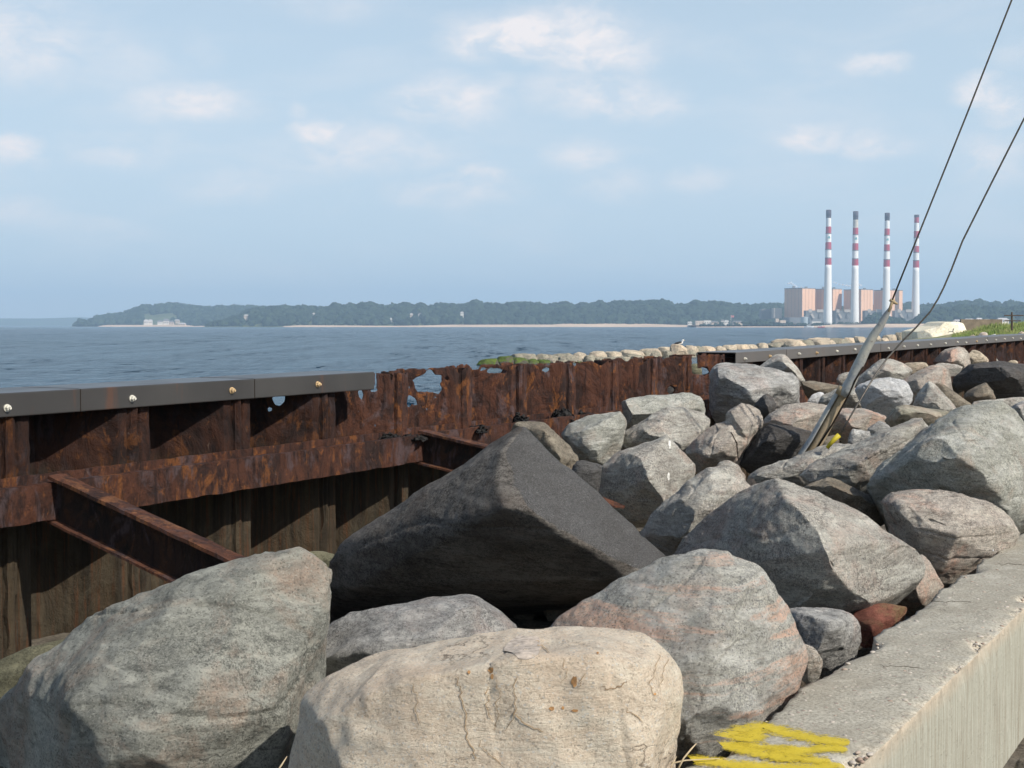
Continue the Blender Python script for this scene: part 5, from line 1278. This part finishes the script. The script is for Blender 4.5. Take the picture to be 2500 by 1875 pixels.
fp = empty('flagpole', ((1784-1250)/F*2440, 2440, 3), 'flagpole with a faded red flag behind the marina', 'flagpole')
fb = Vector(fp.location); MB().tube([fb, fb+Z3*18], [.35, .2], 6).build('pole', M['hwall'], fp); M['flag'] = plain('faded_red_flag', (.55,.18,.17), .8)
MB().box(fb+Vector((2.7, 0, 15.6)), 5., .12, 3.4).build('flag', M['flag'], fp)
# ---- power station
M['brickl'] = plain('salmon_brick_cladding', (.78,.50,.345), .85, var=.05, sc=.03)
M['metgrey'] = plain('grey_cladding', (.20,.21,.22), .7, var=.2, sc=.05); M['metpale'] = plain('pale_cladding', (.48,.44,.40), .7, var=.1, sc=.05); M['tank'] = plain('pale_blue_tank', (.45,.52,.55), .6, var=.06, sc=.05)
M['brickj'] = plain('cladding_joint', (.45,.30,.22), .85)
def turbine_block(pa, pm, pb, pyt, pyb, Y, label):
    ztop = HT(pyt, Y); zb = 2.8
    k = 34; L = Vector(((pa-1250)/F*(Y+k), Y+k)); Mi = Vector(((pm-1250)/F*Y, Y)); R_ = Vector(((pb-1250)/F*(Y+26), Y+26)); B = L+R_-Mi
    r = empty('boiler_house', ((L.x+R_.x)/2, Y+30, zb), label, 'power station block', 'boiler houses of the power station')
    MB().prism([L, Mi, R_, B], zb, ztop-1.2).build('wall', M['brickl'], r)
    c = (L+R_)/2; g = lambda p, e: c+(p-c)*e
    MB().prism([g(q, 1.012) for q in (L, Mi, R_, B)], ztop-1.197, ztop).build('roof_edge', M['metgrey'], r)
    for e0, e1, nj in ((L, Mi, 5), (Mi, R_, 4)):
        nn = (e1-e0).normalized(); on = Vector((nn.y, -nn.x)); 
        for j in range(1, nj):
            p = e0.lerp(e1, j/nj)+on*.12; MB().prism([p-nn*.25-on*.12, p+nn*.25-on*.12, p+nn*.25+on*.12, p-nn*.25+on*.12], zb, ztop-1.5).build('cladding_joint', M['brickj'], r)
    for q, h in ((.3, 3.5), (.7, 2.5)):
        p = L.lerp(R_, q); MB().box((p.x, p.y, ztop+h/2+.003), 4, 4, h).build('roof_vent', M['metgrey'], r)
    return r
turbine_block(1914,1957.5,1989,702.5,774,2330,'leftmost and largest brick block of the power station')
turbine_block(1989,2024,2054,704,770,2345,'second brick block of the power station, behind the left chimneys')
turbine_block(2058.5,2101,2130,705.5,772,2325,'third brick block of the power station, right of the second chimney')
turbine_block(2131,2166,2202,707,770,2345,'rightmost brick block of the power station, crossed by the tip of the leaning pole')
def annex(px0, label):
    Y = 2290; x = lambda p: (px0+p-1250)/F*Y; h = lambda py: HT(py, Y)
    r = empty('precipitator_house', (x(20), Y, 3), label, 'plant building', 'duct buildings in front of the brick blocks')
    MB().box(((x(0)+x(44))/2, Y+9, (3+h(758))/2), x(44)-x(0), 18, h(758)-3).build('wall', M['metgrey'], r)
    MB().box(((x(6)+x(14))/2, Y-.5, (h(763)+h(755))/2), x(14)-x(6), 1, h(755.5)-h(764)).build('duct_end', M['metpale'], r)
    MB().box(((x(26)+x(42))/2, Y-.6, (h(763)+h(755))/2), x(42)-x(26), 1.2, h(756)-h(763)).build('upper_panel', M['metpale'], r)
    m = MB(); q = [(10, 767), (15, 765), (21, 776), (17, 778)]; m.v = [Vector((x(a), Y-2, h(b))) for a, b in q]+[Vector((x(a), Y-.4, h(b))) for a, b in q]; m.f = [(0,1,2,3),(7,6,5,4)]+[(i, (i+1)%4, 4+(i+1)%4, 4+i) for i in range(4)]
    m.build('sloping_duct', M['metpale'], r)
    MB().box(((x(31)+x(36))/2, Y-.6, (h(776)+h(766))/2), x(36)-x(31), 1.2, h(766)-h(776)).build('stair_tower', M['metgrey'], r)
annex(1967, 'duct building left of the first chimney'); annex(2034, 'duct building between the first and second chimney'); annex(2111, 'duct building between the second and third chimney'); annex(2184, 'duct building between the third and fourth chimney')
def pbox(name, label, cat, p0, p1, yt, yb, Y, D_, mat, group=None):
    x0, x1 = (p0-1250)/F*Y, (p1-1250)/F*Y; b = HT(yb, Y); t = HT(yt, Y)
    m = MB().box((0, 0, (t-b)/2), x1-x0, D_, t-b); o = m.build(name, M[mat]); o.location = ((x0+x1)/2, Y+D_/2, b); o.modifiers.new('b', 'BEVEL').width = .3
    return tag(o, label, cat, group)
pbox('office_block', 'plain grey tower block left of the brick blocks', 'building', 1888,1908,752,777,2350,20,'metpale')
pbox('dark_shed', 'dark low building left of the grey tower block', 'building', 1858,1887,754,779,2400,20,'metgrey')
pbox('low_hall', 'long low grey hall in front of the leftmost brick block', 'building', 1914,1962,775,790,2290,16,'metgrey')
pbox('yard_building', 'low white building between the storage tank and the first chimney', 'building', 1981,2007,785,791,2240,8,'hwall')
pbox('yard_shed', 'small cream shed left of the long low hall', 'building', 1893,1901,778,787,2260,8,'hwall2')
pbox('yard_store', 'tiny tan store right of the small cream shed', 'building', 1904,1918,782,789,2258,8,'hwall2')
Yt = 2255; tk = MB(); tx0, tx1 = (1956-1250)/F*Yt, (1979-1250)/F*Yt; rad = (tx1-tx0)/2; b_ = HT(791, Yt); t_ = HT(774, Yt)
te = empty('storage_tank', ((tx0+tx1)/2, Yt+rad, b_), 'round pale blue storage tank in front of the power station', 'tank')
c0 = Vector(te.location); MB().tube([c0, c0+Z3*(t_-b_)], rad, 32).build('shell', M['tank'], te); MB().tube([c0+Z3*(t_-b_), c0+Z3*(t_-b_+1.)], [rad*1.01, rad*.2], 32).build('roof', M['metpale'], te)
# ---- chimneys
M['cw'] = plain('chimney_white_paint', (.82,.82,.80), .7, var=.02, sc=.1); M['cr'] = plain('chimney_red_paint', (.42,.045,.075), .7, var=.08, sc=.1); M['cd'] = plain('chimney_dark_top', (.07,.055,.075), .8, var=.2, sc=.1); M['cs'] = plain('sooty_white_paint', (.6,.56,.48), .8, var=.25, sc=.12); M['mk'] = plain('teal_marking', (.15,.4,.42), .7)
def chimney(ax, aw, ay, bx, bw, by, bands, redtop, Y, label, sooty=False):
    cx0 = (ax-1250)/F*Y; cx1 = (bx-1250)/F*Y; zt = HT(ay, Y); zb = min(HT(by, Y), 3.0); r0 = bw/F*Y/2; r1 = aw/F*Y/2
    root = empty('chimney', ((cx0+cx1)/2, Y, zb), label, 'chimney', 'striped chimneys of the power station'); xc = (cx0+cx1)/2+.0
    zs = [HT(b, Y) for b in bands]; zs = [zt]+zs+[zb]
    cols = ['cd', 'cw', 'cr', 'cw', 'cr', 'cw', 'cr', 'cw']
    if redtop: cols[0] = 'cr'
    if sooty: cols[1] = 'cs'
    R_ = lambda z: r1+(r0-r1)*((zt-z)/(zt-zb))**1.15
    for i in range(8):
        a, b = zs[i+1], zs[i]; n = 6 if i < 7 else 16
        nm = 'shaft' if i == 7 else 'painted_band'
        pts = [Vector((xc, Y, a+(b-a)*k/n)) for k in range(n+1)]
        w = MB().tube(pts, [R_(p.z) for p in pts], 32, cap=(i in (0, 7))).build(nm, M[cols[i]], root, True)
        w['label'] = {'cd':'dark sooty top band','cw':'white band','cs':'soot-stained white band','cr':'red band'}[cols[i]] if i < 7 else 'tall white lower shaft'
    MB().tube([Vector((xc, Y, zt-.0)), Vector((xc, Y, zt+.2)), Vector((xc, Y, zt+.3))], [r1*1.08, r1*1.1, r1*.85], 32).tube([Vector((xc, Y, zt-(4 if redtop else 9))), Vector((xc, Y, zt-(3.8 if redtop else 8.8))), Vector((xc, Y, zt-.01)), Vector((xc, Y, zt))], [r1*1.03, r1*1.10, r1*1.08, r1*1.0], 32, cap=False).build('rim', M['cd'], root, True)
    for i in (3, 5, 6):
        z = zs[i]; MB().tube([Vector((xc, Y, z-.6)), Vector((xc, Y, z+.6))], [R_(z)*1.06]*2, 32).build('gallery', M['metgrey'], root)
    if not redtop:
        z = (zs[3]+zs[4])/2; MB().box((xc-R_(z)*.05, Y-R_(z)*1.0, z), 4.2, .6, 1.6).box((xc+R_(z)*.05, Y-R_(z)*1.0, z+1.6), 2., .62, 2.).build('emblem', M['mk'], root)
rz = lambda *l: [480+v/4.424 for v in l]
chimney(2019,11.7,512.8,2020.6,21.7,790,rz(232,325,400,493,573,663,738),False,2240,'first chimney from the left, red and white bands and dark top')
chimney(2084.6,11.8,516.2,2086.6,21,788,rz(250,338,413,505,582,672,746),False,2262,'second chimney from the left, with a soot-stained top white band', True)
chimney(2162,11.3,520.2,2162.7,21,787,rz(260,347,420,518,588,680,758),False,2285,'third chimney from the left, red and white bands and dark top')
chimney(2233.4,10.9,524.8,2234.3,20.5,785,rz(285,373,447,535,605,690,768),True,2340,'rightmost chimney, the one with a red top band')
# ---- steam
def steam(label, blobs, Y):
    AV = []; AF = []; c = 0
    for (px, py, r) in blobs:
        R_ = r/F*Y; v = protos[int(px) % 5]*np.array([R_*1.3, R_, R_*.8])+np.array([(px-1250)/F*Y, Y, HT(py, Y)]); AV.append(v); AF.append(IF+c); c += len(v)
    s = NT('steam'); lw = s.n('ShaderNodeLayerWeight', Blend=.35); n = s.noise(s.coords(rnd=False), .2, 4, .6)
    a = s.math('MULTIPLY', s.rng(lw.outputs[1], .15, .85, .38, 0.), s.rng(n, .35, .6, .4, 1.)); s.done((.9,.9,.92), 1, spec=0); s.set(s.b.inputs['Alpha'], a)
    tag(link('steam_plume', mesh(np.concatenate(AV), np.concatenate(AF), True), s.m), label, 'steam', 'steam plumes over the power station', kind='stuff')
steam('wisp of white steam over the leftmost brick block', [(1924,692,3),(1929,690,3.2),(1933,694,3.4),(1938,697,3.2),(1943,700,3),(1955,701,2)], 2380)
steam('thin plume of white steam between the first two chimneys', [(2034,689,2),(2040,691,2.6),(2048,694,2.6),(2056,695,2.8),(2064,697,3),(2071,698,3),(2078,697,3),(2095,694,3.6),(2099,697,3)], 2390)
# ---- boats
M['boat'] = plain('white_boat_hull', (.8,.8,.78), .4, var=.03); M['boatr'] = plain('red_boat_hull', (.5,.07,.06), .4); M['foam'] = plain('foam', (.8,.83,.85), .9, var=.05)
def boat(px, Y, L, label, hullm='boat', wake=0):
    x = (px-1250)/F*Y; r = empty('motor_boat', (x, Y, 0), label, 'boat', 'boats near the far shore'); m = MB(); h = L*.14; w = L*.16
    st_ = [(-.5, 1, 1), (-.2, 1.05, 1), (.2, .9, 1.05), (.42, .45, 1.2), (.52, .03, 1.35)]
    for u, ww, hh in st_: m.v += [Vector((x+u*L, Y-w*ww, h*hh)), Vector((x+u*L, Y-w*ww*.6, -.2)), Vector((x+u*L, Y+w*ww*.6, -.2)), Vector((x+u*L, Y+w*ww, h*hh))]
    for i in range(4):
        for j in range(4): a = i*4+j; b = i*4+(j+1)%4; m.f.append([a, b, b+4, a+4])
    m.f += [[0,1,2,3], [16,17,18,19]]
    m.build('hull', M[hullm], r)
    MB().prism([(x-.2*L, Y-w*.7), (x+.15*L, Y-w*.6), (x+.15*L, Y+w*.6), (x-.2*L, Y+w*.7)], h*1.02, h*2.1).build('cabin', M['boat'], r)
    MB().box((x-.02*L, Y-w*.72, h*1.6), L*.24, .2, h*.45).build('window', M['win'], r)
    return x
boat(1974, 1900, 12, 'white motor boat on the water below the round storage tank'); xb = boat(2004, 1800, 9, 'red-hulled speedboat with a white wake, below the first chimney', 'boatr'); boat(1809, 2300, 11, 'small white boat close to the beach left of the power station')
wk = MB(); wk.v = [Vector(q) for q in ((xb-6, 1799, .05), (xb+2, 1797, .5), (xb+10, 1798, .55), (xb+26, 1799, .35), (xb+34, 1800, .1), (xb+26, 1802.5, .35), (xb+10, 1803, .55), (xb+2, 1802, .5), (xb-6, 1801, .05))]; wk.f = [list(range(9))]
tag(wk.build('boat_wake', M['foam']), 'white foam trail behind the red-hulled speedboat', 'wake', kind='stuff')
# ---- low buildings at the right beyond the dune
for i, (a, b, t, q, mt) in enumerate([(2330,2352,780,788,'hwall'),(2356,2380,778,788,'hwall2'),(2384,2398,776,788,'hwall'),(2402,2420,779,788,'hwall2'),(2436,2462,776,788,'hwall')]):
    house(a, b, t, q, 2160, mt, 'roofp', ['leftmost low pale house just above the sandy concrete block','second low cream house above the sandy concrete block','narrow white house above the grassy dune','fourth low cream house above the grassy dune','low white building behind the crossarm post'][i])

# ------------------------------------------------------------------ air, sun, sky, camera
def haze():
    s = bpy.data.materials.new('haze'); s.use_nodes = True; t = s.node_tree
    for nd in list(t.nodes):
        if nd.type != 'OUTPUT_MATERIAL': t.nodes.remove(nd)
    v = t.nodes.new('ShaderNodeVolumePrincipled'); v.inputs['Color'].default_value = (.57, .785, 1, 1); v.inputs['Density'].default_value = HAZE; v.inputs['Anisotropy'].default_value = .0
    t.links.new(v.outputs[0], t.nodes['Material Output'].inputs['Volume'])
    m = MB().box((0, 4520, 110), 13400, 9260, 226.); o = m.build('haze', s); tag(o, kind='stuff')
HAZE = .00019
haze()
SUN_AZ, SUN_EL = radians(130), radians(39)
sd = Vector((sin(SUN_AZ)*cos(SUN_EL), cos(SUN_AZ)*cos(SUN_EL), sin(SUN_EL)))
l = bpy.data.lights.new('sun', 'SUN'); l.energy = 5.0; l.angle = radians(.55); l.color = (1, .935, .84); lo = bpy.data.objects.new('sun', l); C.objects.link(lo); lo.rotation_euler = sd.to_track_quat('Z', 'Y').to_euler()
w = bpy.data.worlds.new('World'); SC.world = w; w.use_nodes = True; t = w.node_tree; bg = t.nodes['Background']
def wn(typ, **k):
    nd = t.nodes.new(typ)
    for a, b in k.items(): setattr(nd, a, b)
    return nd
sky = wn('ShaderNodeTexSky'); sky.sky_type = 'NISHITA'; sky.sun_disc = False; sky.sun_elevation = SUN_EL; sky.sun_rotation = SUN_AZ; sky.air_density = 1.0; sky.dust_density = 1.2; sky.ozone_density = 1.5
def mth(op, a, b=None, c=None):
    nd = wn('ShaderNodeMath', operation=op)
    for i, x in enumerate((a, b, c)):
        if x is None: continue
        if isinstance(x, (int, float)): nd.inputs[i].default_value = x
        else: t.links.new(x, nd.inputs[i])
    return nd.outputs[0]
tc = wn('ShaderNodeTexCoord'); sx = wn('ShaderNodeSeparateXYZ'); t.links.new(tc.outputs['Generated'], sx.inputs[0])
az = mth('ARCTAN2', sx.outputs[0], sx.outputs[1]); el = mth('ARCSINE', sx.outputs[2])
cb = wn('ShaderNodeCombineXYZ'); t.links.new(az, cb.inputs[0]); t.links.new(el, cb.inputs[1])
def mp(v, sc, loc=(0,0,0)):
    nd = wn('ShaderNodeMapping'); t.links.new(v, nd.inputs[0]); nd.inputs['Scale'].default_value = sc; nd.inputs['Location'].default_value = loc; return nd.outputs[0]
def nz(v, sc, det=5, r=.55, dist=0.):
    nd = wn('ShaderNodeTexNoise'); t.links.new(v, nd.inputs['Vector']); nd.inputs['Scale'].default_value = sc; nd.inputs['Detail'].default_value = det; nd.inputs['Roughness'].default_value = r; nd.inputs['Distortion'].default_value = dist; return nd
def rg(v, a, b, c=0., d=1., sm=True):
    nd = wn('ShaderNodeMapRange'); nd.interpolation_type = 'SMOOTHSTEP' if sm else 'LINEAR'
    t.links.new(v, nd.inputs[0])
    for i, x in enumerate((a, b, c, d)): nd.inputs[i+1].default_value = x
    return nd.outputs[0]
base_ = mp(cb.outputs[0], (1, 1.7, 1))
wob = nz(base_, 14, 6, .6); wv = wn('ShaderNodeVectorMath', operation='MULTIPLY_ADD'); t.links.new(wob.outputs[1], wv.inputs[0]); wv.inputs[1].default_value = (.05, .030, 0); t.links.new(cb.outputs[0], wv.inputs[2])
sub = wn('ShaderNodeVectorMath', operation='SUBTRACT'); t.links.new(wv.outputs[0], sub.inputs[0]); sub.inputs[1].default_value = (.025, .015, 0); dv = sub.outputs[0]
puffs = [(1190,75,180,52,1.),(1080,100,120,35,.75),(1290,115,130,45,.55),(1245,45,50,28,.6),(970,215,120,45,.55),(1300,205,140,50,.55),(1420,225,70,32,.35),(410,220,110,38,.55),(350,235,60,30,.25),(690,275,55,26,.62),(650,240,25,14,.3),
         (800,320,190,48,.38),(1040,378,50,28,.42),(980,410,130,34,.36),(60,85,120,80,.40),(230,120,100,50,.18),(40,315,52,30,.62),(80,340,30,20,.35),(260,325,110,36,.30),(1265,335,70,32,.40),(1330,390,90,40,.25),(1900,140,60,24,.50),(2120,195,65,30,.62),(2190,235,60,34,.6),(1740,295,80,30,.5),(1890,315,70,28,.50),(2150,340,90,40,.42),(500,395,120,36,.24),(1500,380,60,26,.22),(700,15,110,30,.14),(2190,120,60,40,.15),(430,110,40,28,.15),(50,450,60,30,.22),(200,490,120,20,.12)]
acc = None
for (px, py, rx, ry, s_) in puffs:
    d = (P(px*2500/2212, py*2500/2212, 1)-CAM).normalized(); a0 = math.atan2(d.x, d.y); e0 = math.asin(d.z)
    m1 = wn('ShaderNodeVectorMath', operation='SUBTRACT'); t.links.new(dv, m1.inputs[0]); m1.inputs[1].default_value = (a0, e0, 0)
    k_ = 2500/2212/F*1.5; m2 = wn('ShaderNodeVectorMath', operation='DIVIDE'); t.links.new(m1.outputs[0], m2.inputs[0]); m2.inputs[1].default_value = (rx*k_, ry*k_, 1)
    m3 = wn('ShaderNodeVectorMath', operation='LENGTH'); t.links.new(m2.outputs[0], m3.inputs[0])
    v = rg(m3.outputs['Value'], 1.05, .1, 0., min(1., s_*1.35)); acc = v if acc is None else mth('MAXIMUM', acc, v)
det = nz(mp(dv, (1, 1.9, 1)), 24, 8, .60, .2)
shp = mth('MULTIPLY', acc, rg(det.outputs[0], .36, .62, .25, 1.35, False))
gen = nz(mp(cb.outputs[0], (1, 3.2, 1)), 7, 7, .58, .3); veil = rg(gen.outputs[0], .42, .74, 0., .22)
tot = mth('MINIMUM', mth('ADD', shp, veil), 1.)
SKY_S = .118
mixh = wn('ShaderNodeMix', data_type='RGBA'); t.links.new(rg(el, .12, .65, .88, .0, False), mixh.inputs[0]); t.links.new(sky.outputs[0], mixh.inputs[6]); mixh.inputs[7].default_value = (.62/SKY_S, .77/SKY_S, .90/SKY_S, 1)
mixc = wn('ShaderNodeMix', data_type='RGBA'); t.links.new(mth('MULTIPLY', tot, .95), mixc.inputs[0]); t.links.new(mixh.outputs[2], mixc.inputs[6]); mixc.inputs[7].default_value = (.98/SKY_S, .93/SKY_S, .93/SKY_S, 1)
t.links.new(mixc.outputs[2], bg.inputs[0]); bg.inputs[1].default_value = SKY_S
cam = bpy.data.cameras.new('camera'); cam.lens = 36*F/2500; cam.sensor_width = 36; cam.clip_start = .1; cam.clip_end = 30000
co = bpy.data.objects.new('camera', cam); C.objects.link(co); co.location = CAM; co.rotation_euler = (pi/2-PITCH, 0, 0); SC.camera = co
SC.view_settings.view_transform = 'Standard'; SC.view_settings.look = 'None'; SC.view_settings.gamma = 1; SC.view_settings.exposure = 0
SC.cycles.use_denoising = True; SC.cycles.max_bounces = 8; SC.cycles.transparent_max_bounces = 16; SC.cycles.volume_bounces = 1
try: SC.cycles.volume_step_rate = 5
except Exception: pass
